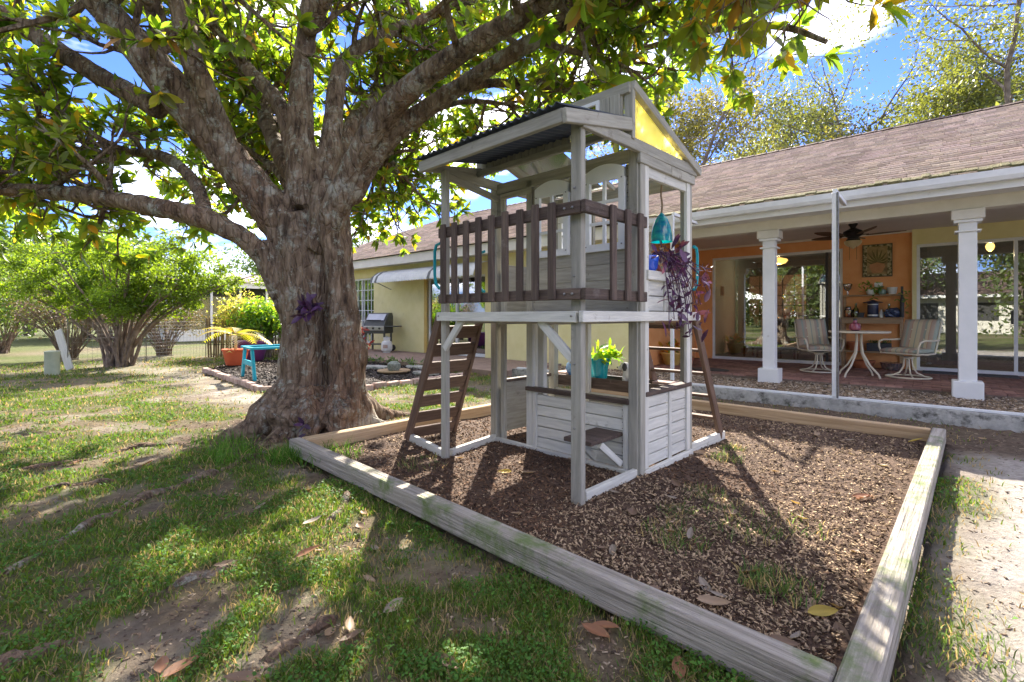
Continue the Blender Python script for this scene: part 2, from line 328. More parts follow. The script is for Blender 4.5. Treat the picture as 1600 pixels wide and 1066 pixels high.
# taller grass tufts at the foot of the tree
def tufts(name,L,rad,h0,h1,label,z=0.,col=(.07,.15,.025),dryp=.15):
    x=[];y=[]
    for cx,cy,n in L: a=rng.uniform(0,6.283,n); q=rad*np.sqrt(rng.random(n))*rng.uniform(.6,1.3); x.append(cx+q*np.cos(a)); y.append(cy+q*np.sin(a))
    x=np.concatenate(x); y=np.concatenate(y); n=len(x); d=rng.random(n)<dryp
    tint=np.where(d[:,None],np.array([[.34,.27,.12]]),np.array([col]))*rng.uniform(.6,1.5,(n,1))
    o=blades(name,x,y,np.zeros(n)-.01+z,rng.uniform(h0,h1,n),rng.uniform(.0018,.0035,n),tint,M_grass,1.3); return tag(o,label,'grass',kind='stuff')

# mulch bed inside the timber border
M_mulch=mat('brown_mulch',(.045,.028,.02),(.115,.072,.048),scale=26,bump=1,bscale=34,rough=.95,c3=(.18,.12,.08),lo=.3,hi=.6,detail=8)
def sheet(name,poly_fn,xs,ys,zf,mt,loc=(0,0,0),rz=0,kind='structure',mask=None):
    A,B=np.meshgrid(xs,ys); z=zf(A,B); I=np.arange(A.size).reshape(A.shape); Fq=np.stack([I[:-1,:-1],I[:-1,1:],I[1:,1:],I[1:,:-1]],-1).reshape(-1,4)
    if mask is not None:
        m=mask(A,B).ravel(); Fq=Fq[m[Fq].all(1)]
    o=np_mesh(name,np.stack([A,B,z],-1).reshape(-1,3),Fq,mt,smooth=True); o.location=loc; o.rotation_euler=(0,0,rz); return tag(o,kind=kind)
def mz(a,b): return .012+.05*(fbm(a,b,1.3,3,12)-.5)+.02*(fbm(a,b,7,2,13)-.5)+.03*np.exp(-(((a+2.6)/1.2)**2+((b-2.9)/.8)**2))
sheet('mulch_bed',None,np.arange(-4.2,-.28,.05),np.arange(1.76,6.03,.05),mz,M_mulch,rz=-PA)
def chips(name,x,y,z,size,tint,mt,flat=.5,parent=None):
    n=len(x); a=rng.uniform(0,6.283,n); ti=rng.normal(0,flat,n); ro=rng.normal(0,flat,n); l=size; w=size*rng.uniform(.16,.5,n); t_=size*rng.uniform(.06,.16,n)
    ca,sa=np.cos(a),np.sin(a); ct,st=np.cos(ti),np.sin(ti)
    ex=np.stack([ca*ct,sa*ct,st],-1); ey=np.stack([-sa,ca,np.zeros(n)],-1)*np.cos(ro)[:,None]+np.array([0,0,1])*np.sin(ro)[:,None]; ez=np.cross(ex,ey)
    C=np.stack([x,y,z],-1); V=np.zeros((n,8,3)); i=0
    for sz in(-1,1):
        for sx,sy in((-1,-1),(1,-1),(1,1),(-1,1)):
            V[:,i]=C+ex*(sx*l/2*(1-.25*(sy>0)))[:,None]+ey*(sy*w/2)[:,None]+ez*(sz*t_/2)[:,None]; i+=1
    b=np.arange(n)[:,None]*8; q=np.concatenate([b+np.array([f]) for f in((4,5,6,7),(0,1,5,4),(1,2,6,5),(2,3,7,6),(3,0,4,7))])
    return np_mesh(name,V.reshape(-1,3),q,mt,parent,tint=np.repeat(tint,8,0))
M_chip=mat('wood_chip',(1,1,1),None,rough=.9,attr='tint',spec=.15)
x,y,r=scatter(95000,1.5,7.5,-32,52); a=P1[0]*x+P1[1]*y; b=P2[0]*x+P2[1]*y; k=(a>-4.15)&(a<-.35)&(b>1.8)&(b<5.95); x,y,r,a,b=[q[k] for q in(x,y,r,a,b)]; n=len(x)
pale=sstep(.42,.62,fbm(a,b,.9,3,31)+.45*sstep(3.4,4.6,b)*sstep(-2.2,-1.2,a)); pk=rng.random(n)  # more pale chips at the right rear: sunlight put into the chip colour
tint=np.where((pk<.06+.55*pale)[:,None],np.array([[.36,.265,.17]]),np.where((pk<.66)[:,None],np.array([[.16,.094,.057]]),np.array([[.07,.044,.03]])))*rng.uniform(.55,1.4,(n,1))
ch=chips('mulch_chips',x,y,mz(a,b)+rng.uniform(0,.012,n),rng.uniform(.005,.021,n)**1.*(1+.10*r),tint,M_chip); tag(ch,'loose brown bark mulch chips filling the timber bordered play area','mulch',kind='stuff')
# litter on the dirt and sand
x,y,r=scatter(42000,1.3,9,-56,56); g,sa,so_,bx,hs=zones(x,y); k=(~(bx|hs))&(rng.random(len(x))<np.clip(.10+.8*so_+.22*(1-g)-.05*sa,0,1)); x,y,r=x[k],y[k],r[k]; n=len(x); pk=rng.random(n)
tint=np.where((pk<.35)[:,None],np.array([[.30,.24,.17]]),np.where((pk<.7)[:,None],np.array([[.16,.115,.08]]),np.array([[.09,.065,.05]])))*rng.uniform(.6,1.4,(n,1))
lt=chips('ground_litter',x,y,relief(x,y)*np.exp(-np.maximum(0,r-12)/6)-.008,rng.uniform(.004,.020,n)*(1+.10*r),tint,M_chip,.25); tag(lt,'scattered twig bits and dead leaf crumbs on the bare soil','litter',kind='stuff')
# dark mulch bed by the house wing
M_dark=mat('dark_mulch',(.022,.018,.016),(.07,.055,.048),scale=22,bump=1,bscale=28,rough=.95,c3=(.12,.10,.09))
sheet('garden_bed',None,np.arange(-7.4,-.8,.12),np.arange(7.5,13.3,.12),lambda a,b:.015+.05*(fbm(a,b,1.5,3,15)-.5),M_dark,mask=lambda a,b:inpoly(a,b,BED))
x=rng.uniform(-7.4,-.8,11000); y=rng.uniform(7.5,13.2,11000); k=inpoly(x,y,BED); x,y=x[k],y[k]; n=len(x)
dc=chips('garden_bed_mulch',x,y,.02+.05*(fbm(x,y,1.5,3,15)-.5),rng.uniform(.03,.075,n),np.where(rng.random((n,1))<.14,np.array([[.22,.19,.17]]),np.array([[.035,.028,.025]]))*rng.uniform(.5,1.5,(n,1)),M_chip); tag(dc,'dark bark mulch in the brick edged bed behind the tree','mulch',kind='stuff')
M_edge=mat('pinkish_edging_brick',(.38,.26,.22),(.52,.40,.35),scale=14,rand=.2,bump=.5,rough=.9)
ed=thing('brick_edging','row of pinkish bricks edging the dark mulch bed','edging',(-3.97,7.63,0))
eb=MB().cbox((.23,.11,.10),.01); eme=bpy.data.meshes.new('brick'); eme.from_pydata(eb.v,[],eb.f); eme.materials.append(M_edge)
for (x0,y0),(x1,y1) in zip(BED[:4],BED[1:5]):
    Ls=math.hypot(x1-x0,y1-y0); k=int(Ls/.245)
    for i in range(k):
        q=(i+.5)/k; o=bpy.data.objects.new('brick',eme); link(o,ed); o.location=(x0+(x1-x0)*q+3.97,y0+(y1-y0)*q-7.63,.03+rnd.uniform(-.012,.012)); o.rotation_euler=(rnd.gauss(0,.04),rnd.gauss(0,.03),math.atan2(y1-y0,x1-x0)+rnd.gauss(0,.03))

# ---------------- patio, gravel strip, kerb ----------------
M_conc=mat('stained_concrete',(.30,.30,.28),(.50,.49,.46),scale=9,bump=.4,rough=.9,pt=((.07,.07,.06),7,.50,.16))
kb=MB().box(-6.4,9,7.36,7.54,-.1,.13).build('kerb',M_conc,None); kb.rotation_euler=(0,0,-HA); tag(kb,kind='structure')
M_grav=mat('gravel_bed',(.20,.15,.10),(.38,.30,.22),scale=30,bump=1,rough=.95)
gvz=lambda a,b:.055+.03*(fbm(a,b,2,3,50)-.5)
sheet('gravel_strip',None,np.arange(-6.4,8.,.15),np.append(np.arange(7.52,9.5,.1),9.5),gvz,M_grav,rz=-HA)
n=15000; a=rng.uniform(-6.2,3.2,n); b=rng.uniform(7.56,9.45,n); pk=rng.random(n)
tint=np.where((pk<.3)[:,None],np.array([[.50,.42,.33]]),np.where((pk<.8)[:,None],np.array([[.30,.22,.145]]),np.array([[.12,.09,.07]])))*rng.uniform(.6,1.3,(n,1))
gvl=chips('gravel_pebbles',a,b,gvz(a,b)+.008,rng.uniform(.03,.065,n),tint,M_chip,.3); gvl.rotation_euler=(0,0,-HA); tag(gvl,'tan pebbles and leaf litter between the kerb and the patio pavers','gravel',kind='stuff')
M_pav=mat('red_brown_paver',(.24,.125,.10),(.37,.215,.17),scale=9,rand=.28,bump=.3,rough=.8,attr='tint'); M_pav1=mat('red_brown_paver_piece',(.24,.125,.10),(.37,.215,.17),scale=9,rand=.3,bump=.3,rough=.8)
pt=MB().box(-4.6,9,9.46,12.62,-.1,.095).build('patio',mat('paver_joint_sand',(.16,.12,.09),(.22,.17,.13),scale=20,rough=.95),None); pt.rotation_euler=(0,0,-HA); tag(pt,kind='structure')
pm=MB().cbox((.215,.105,.05),.005); pme=bpy.data.meshes.new('paver'); pme.from_pydata(pm.v,[],pm.f); pme.materials.append(M_pav1)
cells=[]
for j in range(28):
    for i in range(56): cells.append((-4.45+i*.224+(.112 if j%2 else 0),9.52+j*.1125,j))
vis=[c for c in cells if c[0]<2.6]; vis.sort(key=lambda c:c[1]-.1*c[0]); first=set(vis[:300])
for c in vis[:300]:
    o=bpy.data.objects.new('paver',pme); link(o,pt); o.location=(c[0],c[1],.095+rnd.uniform(-.003,.003)); o.rotation_euler=(rnd.gauss(0,.006),rnd.gauss(0,.006),rnd.gauss(0,.01))
rest=[c for c in cells if c not in first]; pv=MB()
for c in rest: pv.box(c[0]-.107,c[0]+.107,c[1]-.052,c[1]+.052,.08,.119+rnd.uniform(-.003,.003))
o=np_mesh('paver_field',pv.v,np.array(pv.f),M_pav,pt,tint=np.repeat(rng.uniform(.7,1.25,(len(rest),1))*np.ones((1,3)),8,0)); tag(o,kind='stuff')
# slab in front of the house wing
sb=MB().box(-18,-6.4,7.0,9.1,-.1,.10).build('wing_patio',mat('worn_paver_slab',(.22,.15,.12),(.34,.25,.20),scale=5,bump=.4,rough=.9,stretch=(1,3,1)),None); sb.rotation_euler=(0,0,-HA); tag(sb,kind='structure')

# ---------------- the house ----------------
M_wy=mat('yellow_stucco',(.72,.655,.33),(.78,.715,.40),scale=3,bump=.25,bscale=60,rough=.85,pt=((.58,.51,.27),2.2,.6,.2))
M_wo=mat('orange_stucco',(.74,.33,.12),(.79,.39,.165),scale=3,bump=.25,bscale=60,rough=.85,pt=((.55,.23,.09),2.,.6,.2))
M_trim=mat('cream_trim_paint',(.66,.63,.55),(.74,.71,.64),scale=3,rough=.6,pt=((.40,.36,.28),4,.64,.15))
M_wht=mat('white_trim_paint',(.70,.71,.70),(.78,.78,.77),scale=3,rough=.55,pt=((.40,.37,.31),5,.66,.12))
M_alu=mat('white_aluminium',(.66,.68,.70),(.74,.76,.78),scale=6,rough=.35,spec=.5)
M_ceil=mat('porch_ceiling_paint',(.66,.62,.57),(.72,.68,.63),scale=2,rough=.8)
M_glass=glassmat('door_glass',.20,(.72,.77,.76)); M_glass2=glassmat('window_glass',.34,(.55,.62,.62))
M_room=mat('room_wall_paint',(.30,.36,.38),(.34,.40,.42),scale=2,rough=.8); M_roomd=mat('dark_pipe_and_room_shade',(.12,.11,.10),(.15,.14,.13),scale=2,rough=.8)  # second, dark copy puts the unlit rooms' dimness into the wall colour
HO=hw(-4.6,9.15)
house=thing('house','long yellow and orange stucco house with brown shingle roof and open porch','house',HO,-HA)
def hb(name,u0,u1,n0,n1,z0,z1,mt,parent=house,ch=0):
    m=MB(); u0,u1,n0,n1=u0+4.6,u1+4.6,n0-9.15,n1-9.15
    if ch: m.cbox((u1-u0,n1-n0,z1-z0),ch,Matrix.Translation(((u0+u1)/2,(n0+n1)/2,(z0+z1)/2)))
    else: m.box(u0,u1,n0,n1,z0,z1)
    return m.build(name,mt,parent)
for a,b,z0,z1 in((-19.2,-15.8,0,2.98),(-15.8,-14.13,2.5,2.98),(-15.8,-14.13,0,.28),(-14.13,-11.3,0,2.98),(-11.3,-8.9,2.32,2.98),(-8.9,-4.6,0,2.98)): hb('wall',a,b,9.15,9.33,z0,z1,M_wy)
hb('wall',-4.78,-4.6,9.332,12.6,0,2.98,M_wo)['label']='orange end wall of the porch'
hb('wall',-4.6,-4.18,12.6,12.8,0,2.98,M_wo); hb('wall',-4.18,-1.42,12.6,12.8,2.67,2.98,M_wo); hb('wall',-1.42,-.26,12.6,12.8,0,2.98,M_wo)
hb('wall',-.26,-.19,12.5,12.8,0,2.98,M_wy); hb('wall',-.19,4.2,12.55,12.8,2.63,2.98,M_wy); hb('wall',4.2,9,12.55,12.8,0,2.98,M_wy); hb('trim_band',-.19,4.2,12.51,12.55,2.63,2.67,M_wy)
for a,b,c,d in((-19.2,9,17.4,17.6),(-19.2,-19.0,9.34,17.4),(8.8,9,12.8,17.4)): hb('wall',a,b,c,d,0,2.98,M_wy)
hb('porch_ceiling',-4.6,9,9.3,12.6,2.93,2.96,M_ceil)
hb('beam',-4.6,9,9.08,9.3,2.67,2.96,M_trim); hb('beam_trim',-4.6,9,9.065,9.08,2.90,2.96,M_wht); hb('ceiling_trim',-4.6,-.26,12.55,12.6,2.89,2.93,M_trim)
hb('soffit',-4.6,9,8.62,9.07,2.83,2.85,M_wht); hb('soffit',-19.4,-4.6,8.62,9.15,2.80,2.82,M_trim)
hb('fascia',-4.6,9,8.58,8.62,2.80,3.02,M_wht); hb('fascia',-19.5,-4.61,8.58,8.62,2.76,3.02,M_trim)
gp=[(8.58,2.9),(8.54,2.885),(8.48,2.89),(8.455,2.94),(8.445,3.02),(8.46,3.02),(8.47,2.95),(8.5,2.91),(8.54,2.905),(8.575,2.92)]
m=MB(); k=len(gp); m.add([(0,n-9.15,z) for n,z in gp]+[(13.6,n-9.15,z) for n,z in gp],[(i,(i+1)%k,k+(i+1)%k,k+i) for i in range(k)]); m.build('gutter',M_alu,house)
# roof: base deck, then every shingle course laid as raised tabs
M_deck=mat('roof_underlay',(.10,.07,.06),(.14,.10,.085),scale=6,rough=.95)
M_shin=mat('brown_shingle',(.52,.385,.28),(.68,.54,.415),scale=30,detail=3,rough=.95,bump=.4,bscale=90,attr='tint',pt=((.40,.295,.225),.35,.52,.2))
E0,Z0,E1,Z1=8.50,3.03,13.,5.17
def rp(u,s): return (u+4.6,E0+(E1-E0)*s-9.15,Z0+(Z1-Z0)*s)
rf=MB().add([rp(-19.7,0),rp(9.3,0),rp(9.3,1),rp(-15.2,1),(13.9,17.5-9.15,Z0),(-15.1,17.5-9.15,Z0)],[(0,1,2,3),(3,2,4,5),(0,3,5)]).build('roof',M_deck,house)
V=[];Fs=[];T=[]; rows=36; nz_=(-(Z1-Z0),E1-E0); ln=math.hypot(*nz_); nn=(nz_[0]/ln,nz_[1]/ln)
def lift(p,d): return (p[0],p[1]+nn[0]*d,p[2]+nn[1]*d)
for j in range(rows):
    s0,s1=j/rows,min(1,(j+1.12)/rows); ul=-19.7+4.5*(j+.5)/rows; u=ul+rnd.uniform(-.3,0)
    while u<9.3:
        w=rnd.choice((.16,.22,.3,.34)); a,b=max(u,ul),min(u+w-.004,9.3)
        if b-a>.02:
            sj=s0-rnd.uniform(-.004,.004)*.5; k=len(V); V+=[lift(rp(a,sj),.022),lift(rp(b,sj),.022),lift(rp(b,s1),.006),lift(rp(a,s1),.006),lift(rp(a,sj),.001),lift(rp(b,sj),.001)]
            Fs+=[(k,k+1,k+2,k+3),(k+4,k+5,k+1,k)]; tv=rnd.uniform(.72,1.22); T+=[(tv,tv*rnd.uniform(.95,1.02),tv*rnd.uniform(.92,1.02))]*6
        u+=w
sh=np_mesh('shingles',V,np.array(Fs),M_shin,rf,tint=np.array(T)); tag(sh,kind='stuff')
m=MB()
for i in range(90):
    u=-15.2+i*.27; m.add([lift(rp(u,.985),.03),lift(rp(u+.3,.985),.04),(rp(u+.3,1)[0],E1-9.15,Z1+.055),(rp(u,1)[0],E1-9.15,Z1+.04),(rp(u+.3,1)[0],E1+.1-9.15,Z1),(rp(u,1)[0],E1+.1-9.15,Z1-.01)],[(0,1,2,3),(3,2,4,5)])
m.build('ridge_cap',mat('dark_ridge_shingle',(.10,.07,.06),(.16,.11,.09),scale=20,rough=.9),rf)
M_moss=mat('mossy_roof_edge',(.10,.10,.035),(.22,.19,.10),scale=18,bump=1,rough=.95,c3=(.30,.25,.19))
m=MB(); u=-4.7
while u<9.2:
    w=rnd.uniform(.06,.16); tt=rnd.uniform(.02,.05); m.cbox((w+.02,rnd.uniform(.10,.17),tt),.008,rotm(lift(rp(u+w/2,.012+rnd.uniform(-.006,.006)),.022),rx=math.atan2(Z1-Z0,E1-E0))); u+=w
m.build('moss_strip',M_moss,rf)
m=MB()
m.box(-13.5+4.6,-13.35+4.6,5.0,5.15,4.4,5.35)
m.build('vent_pipe',M_roomd,rf)
# porch columns
def column(u):
    c=hb('column',u-.095,u+.095,9.10,9.28,.3,2.52,M_wht,ch=.006)
    hb('capital',u-.17,u+.17,9.04,9.34,2.53,2.668,M_trim,c,ch=.006); hb('neck_band',u-.135,u+.135,9.07,9.31,2.36,2.385,M_wht,c,ch=.004); hb('collar',u-.145,u+.145,9.065,9.315,2.49,2.53,M_wht,c,ch=.004); hb('base',u-.16,u+.16,9.05,9.35,.04,.30,M_wht,c,ch=.008)
for u in(-4.45,-2.08,.40,2.9): column(u)
# sliding glass doors
M_gasket=mat('dark_window_seal',(.05,.05,.05),(.07,.07,.07),scale=5,rough=.6)
def slider(u0,u1,z0,z1,n,div,glass,name='sliding_door'):
    d=hb(name,u0,u1,n,n+.10,z1-.055,z1,M_alu); hb('bottom_track',u0,u1,n-.02,n+.10,z0-.02,z0+.055,M_alu,d); hb('jamb',u0,u0+.05,n,n+.10,z0+.055,z1-.055,M_alu,d); hb('jamb',u1-.05,u1,n,n+.10,z0+.055,z1-.055,M_alu,d)
    e=[u0+.05]+div+[u1-.05]
    for i,(a,b) in enumerate(zip(e,e[1:])):
        nn_=n+.03+.03*(i%2); hb('pane',a,b,nn_,nn_+.008,z0+.055,z1-.055,glass,d)
        if i: hb('stile',a-.025,a+.025,n+.015,n+.085,z0+.056,z1-.056,M_alu if i%2 else M_gasket,d)
    hb('handle',e[1]-.06,e[1]-.035,n-.03,n,1.05,1.3,M_gasket,d); return d
slider(-4.18,-1.42,.13,2.67,12.62,[-2.85,-1.72],M_glass); slider(-.19,4.2,.13,2.63,12.57,[1.19,2.6],M_glass)
slider(-11.3,-8.9,.12,2.32,9.2,[-10.1],M_glass2)
w=slider(-15.8,-14.13,.28,2.5,9.2,[-14.95],M_glass2,'grid_window')
for i in range(1,8): 
    if i!=4: hb('muntin',-15.8+i*.209-.01,-15.8+i*.209+.01,9.19,9.21,.34,2.44,M_alu,w)
for i in range(1,6): hb('muntin',-15.75,-14.18,9.185,9.209,.34+i*.35-.01,.34+i*.35+.01,M_alu,w)
hb('wall_return',-11.42,-11.3,9.12,9.2,.1,2.3,mat('ochre_return_wall',(.50,.34,.10),(.56,.40,.14),scale=3,rough=.8));  # darker and browner than the adjoining yellow wall
hb('downspout',-5.88,-5.80,9.06,9.14,.1,2.76,M_alu)
# rooms behind the glass
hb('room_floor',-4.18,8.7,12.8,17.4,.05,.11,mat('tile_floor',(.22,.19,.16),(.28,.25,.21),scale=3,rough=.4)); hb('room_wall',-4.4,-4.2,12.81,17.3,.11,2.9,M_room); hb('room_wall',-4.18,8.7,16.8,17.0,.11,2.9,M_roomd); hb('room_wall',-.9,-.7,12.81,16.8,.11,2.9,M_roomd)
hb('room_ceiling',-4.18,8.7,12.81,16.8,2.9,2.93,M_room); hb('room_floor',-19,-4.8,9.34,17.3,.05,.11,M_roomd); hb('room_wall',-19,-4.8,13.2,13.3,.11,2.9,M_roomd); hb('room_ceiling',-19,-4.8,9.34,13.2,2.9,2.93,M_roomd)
hb('outlet_plate',-4.2,-4.192,13.5,13.58,.48,.6,M_wht); hb('wall_plaque',-4.2,-4.18,13.3,13.55,1.75,2.0,mat('dark_plaque',(.06,.03,.02),(.1,.05,.03),scale=9))
# ribbed awning over the grill
M_awn=mat('white_awning_metal',(.62,.64,.62),(.72,.73,.70),scale=5,rough=.5); M_awd=mat('dark_awning_stripe',(.10,.11,.11),(.14,.15,.15),scale=5,rough=.5)
aw=thing('metal_awning','scalloped white metal awning over the yellow wall above the grill','awning',hw(-11.8,9.15,2.3),-HA)
prof=[(-.02,.34),(-.3,.31),(-.52,.24),(-.68,.12),(-.74,-.02),(-.75,-.08)]
def ribs(x0,x1,mt,name):
    k=int((x1-x0)/.03)+1; V=[];F_=[]
    for i in range(k):
        x=x0+(x1-x0)*i/(k-1); d=.014*math.sin(x/.115*2*math.pi)
        for y,z in prof: V.append((x,y*(1+d),z+d))
    q=len(prof)
    for i in range(k-1):
        for j in range(q-1): F_.append((i*q+j,(i+1)*q+j,(i+1)*q+j+1,i*q+j+1))
    return np_mesh(name,V,np.array(F_),mt,aw)
for x0,x1,mt in((-1.42,-1.3,M_awd),(-1.3,-1.18,M_awn),(-1.18,-1.06,M_awd),(-1.06,1.38,M_awn),(1.38,1.52,M_awd),(1.52,3.2,M_awn)): ribs(x0,x1,mt,'awning_panel')
for xx in(-1.3,1.3): aw_=MB().tube([(xx,-.7,.0),(xx+.02,-.03,-.25)],.012,6).build('support_arm',M_bolt,aw)
# leftover frame of the screen enclosure along the kerb
sf=thing('screen_frame','bare white aluminium screen enclosure post and track on the concrete kerb','screen frame',hw(-.93,7.45,.13),-HA)
sp_=MB().cbox((.05,.05,2.66),.004,Matrix.Translation((0,0,1.34))).build('post',M_alu,sf); MB().cbox((.022,.06,2.66),.003,Matrix.Translation((.037,0,1.34))).build('screen_spline',M_bolt,sp_)
MB().cbox((15.2,.05,.03),.004,Matrix.Translation((2.2,0,.018))).build('bottom_track',M_alu,sf)
for xx in(0,-2.16): MB().cbox((.05,1.0,.05),.004,Matrix.Translation((xx,.53,2.70))).build('bracket_arm',M_alu,sf)
MB().cbox((.05,.05,2.66),.004,Matrix.Translation((-2.16,0,1.34))).build('post',M_alu,sf)

# ---------------- timber border of the play area ----------------
tb=thing('timber_border','weathered square timbers framing the mulch play area','border',pw(-4.3,1.66,0),-PA)
def tm(a,b,mt,z=.07): 
    o=board('timber',tb,(a[0]+4.3,a[1]-1.66,z),(b[0]+4.3,b[1]-1.66,z),.125,.10,mt,ch=.008); return o
tm((-4.31,1.71),(-.305,1.71),M_timber,.066); tm((-.25,1.45),(-.25,6.12),M_timber,.07); tm((-4.26,1.765),(-4.26,6.05),M_timber2,.062); tm((-4.205,6.05),(-.305,6.05),M_timber2,.064)

# ---------------- the two storey playhouse ----------------
PH=thing('playhouse','grey two storey wooden playhouse with brown balcony rail and dark corrugated porch roof','playhouse',pw(-3.30,2.45,0),-PA)
def post(x,y,z0,z1,mt=M_grey,w=.065,t=.045,name='post',p=PH): return board(name,p,(x,y,z0),(x,y,z1),w,t,mt,up=(1,0,0))
XR=1.52; YB=.72; YE=1.58
post(.15,.02,.0,2.40); post(XR-.01,.0,.0,2.42,w=.08,t=.05)
for x,y in((.03,YB),(XR-.02,YB),(XR-.02,YE),(.03,YE)): post(x,y,.0,2.44,w=.075,t=.075)
post(.12,YB+.012,.0,2.40,w=.05,t=.04); post(XR+.022,YB+.07,.07,2.36,M_white,w=.03,t=.06); post(XR+.022,YE-.075,.07,2.36,M_white,w=.03,t=.06); post(XR+.024,YB+.01,.0,2.44,w=.028,t=.07)
# base runners on the mulch
for a,b in(((.15,.08),(.05,.68)),((XR,.05),(XR,.68)),((.11,.03),(-.60,.16)),((XR,YE+.04),(XR+.02,2.32))): board('runner',PH,(a[0],a[1],.045),(b[0],b[1],.045),.09,.04,M_white)
board('runner',PH,(.07,YB-.03,.03),(XR-.06,YB-.03,.03),.07,.04,M_white); board('runner',PH,(XR+.03,YB+.03,.03),(XR+.03,YE,.03),.07,.03,M_white)
# deck
for a,b in(((.13,-.04,1.195),(XR+.01,-.04,1.195)),((.03,YE+.06,1.195),(XR,YE+.06,1.195)),((XR+.055,-.062,1.197),(XR+.055,YE+.08,1.197)),((.09,.0,1.195),(.0,YE,1.195))): board('deck_beam',PH,a,b,.07,.036,M_white)
for i in range(11): board('deck_board',PH,(.12-.009*i,.03+i*.147,1.215),(XR-.0,.03+i*.147,1.215),.138,.022,M_grey,up=(0,1,0))
for i in range(3): board('joist',PH,(.4+i*.4,.0,1.17),(.4+i*.4,YE,1.17),.06,.03,M_grey)
# balcony rail
rail=board('rail',PH,(.20,-.075,1.862),(XR+.07,-.075,1.862),.078,.036,M_brown); board('rail',PH,(.20,-.075,1.335),(XR+.07,-.075,1.335),.07,.036,M_brown)
board('rail',PH,(XR+.092,-.09,1.862),(XR+.092,.66,1.862),.078,.036,M_brown); board('rail',PH,(XR+.092,-.09,1.335),(XR+.092,.66,1.335),.07,.036,M_brown)
for k in range(9): board('baluster',PH,(.285+.1375*k,-.108,1.30),(.285+.1375*k,-.108,1.915+rnd.uniform(-.006,.006)),.056,.024,M_brown,up=(1,0,0),jit=.006)
for y in(.19,.37,.535): board('baluster',PH,(XR+.125,y,1.30),(XR+.125,y,1.905),.056,.024,M_brown,up=(0,1,0),jit=.006)
def bolt(p,n,parent=PH,r=.009):
    o=MB().lathe([(r,0),(r,.005),(r*.5,.009)],8).build('bolt',M_bolt,parent); o.location=p; o.rotation_euler=Vector(n).to_track_quat('Z','Y').to_euler(); return o
for z in(1.335,1.862):
    for x in(1.475,1.535): bolt((x,-.094,z),(0,-1,0))
for p in((1.5,-.06,1.20),(.16,-.06,1.20),(1.5,-.027,.9),(1.5,-.027,.5),(1.5,-.027,1.45),(1.5,-.027,2.0)): bolt(p,(0,-1,0),r=.007)
# corrugated porch roof
def rz_(y): return 2.42+(y+.20)*.185
board('eave_beam',PH,(.11,-.20,2.385),(XR+.03,-.20,2.385),.085,.036,M_grey); board('roof_rafter',PH,(XR+.05,-.22,2.375),(XR+.05,.53,2.535),.085,.036,M_grey); board('roof_rafter',PH,(.12,-.18,2.385),(.06,.5,2.51),.06,.03,M_grey); board('roof_batten',PH,(.05,.44,2.47),(XR,.44,2.47),.055,.03,M_grey)
V=[];F_=[]; ny_=4; kx=190
for i in range(kx):
    x=.07+(XR-.03)*i/(kx-1); d=.011*math.sin(x/.066*2*math.pi)
    for j in range(ny_): y=-.25+.80*j/(ny_-1); V.append((x,y,rz_(y)+.035+d))
for i in range(kx-1):
    for j in range(ny_-1): F_.append((i*ny_+j,(i+1)*ny_+j,(i+1)*ny_+j+1,i*ny_+j+1))
cr_=np_mesh('corrugated_roof',V,np.array(F_),M_navy,PH,smooth=True); sm=cr_.modifiers.new('s','SOLIDIFY'); sm.thickness=.003
board('brace',PH,(.15,.03,2.36),(.06,.70,2.30),.06,.03,M_grey)
# gable base beam, vertical, ridge, rear slope
board('gable_beam',PH,(XR+.035,-.03,2.405),(XR+.035,YE+.06,2.445),.085,.036,M_grey); board('gable_beam',PH,(XR+.036,YB-.05,2.345),(XR+.036,1.16,2.352),.075,.03,M_grey); board('gable_beam',PH,(XR+.036,1.165,2.352),(XR+.036,YE+.02,2.36),.075,.03,M_grey)
board('lintel',PH,(XR+.01,YB+.10,2.285),(XR+.01,YE-.06,2.30),.10,.03,M_white)
board('gable_beam',PH,(.10,.02,2.405),(-.01,YE+.05,2.445),.085,.036,M_grey)
post(XR+.03,.555,2.44,2.83,w=.07,t=.04); post(XR-.04,.54,2.5,2.80,w=.05,t=.03); post(-.01,.555,2.44,2.80)
board('ridge_beam',PH,(-.05,.53,2.795),(XR+.05,.53,2.795),.075,.036,M_grey)
board('rafter',PH,(XR+.05,.545,2.82),(XR+.05,YE+.10,2.44),.065,.05,M_grey); board('rafter',PH,(-.03,.545,2.82),(-.03,YE+.10,2.44),.065,.05,M_grey); board('rafter',PH,(.75,.545,2.80),(.75,YE+.08,2.43),.05,.03,M_grey); board('rear_eave',PH,(-.05,YE+.07,2.43),(XR+.04,YE+.07,2.43),.06,.03,M_grey)
MB().add([(XR+.028,.60,2.475),(XR+.028,YE-.02,2.475),(XR+.028,.60,2.77),(XR+.02,.60,2.475),(XR+.02,YE-.02,2.475),(XR+.02,.60,2.77)],[(0,1,2),(5,4,3),(0,3,4,1),(1,4,5,2),(2,5,3,0)]).build('gable_panel',M_yel,PH)['label']='yellow canvas gable panel'
M_tint=glassmat('teal_roof_sheet',.06,(.25,.62,.72),.1)
MB().add([(0,.6,2.80),(.62,.6,2.80),(.62,YE+.08,2.475),(0,YE+.08,2.475)],[(0,1,2,3)]).build('roof_sheet',M_tint,PH)
for k in range(2):
    x=XR-.065-k*.083
    board('clerestory_board',PH,(x,.515,2.50),(x,.515,2.77),.08,.018,M_grey,up=(1,0,0))
for x in(1.02,.935,.85,.765,.68,.595,.51,.425,.34,.255,.17,.085): board('clerestory_board',PH,(x,.515,2.50),(x,.515,2.77),.08,.018,M_grey,up=(1,0,0))
fw=MB(); x0,x1=1.07,1.33
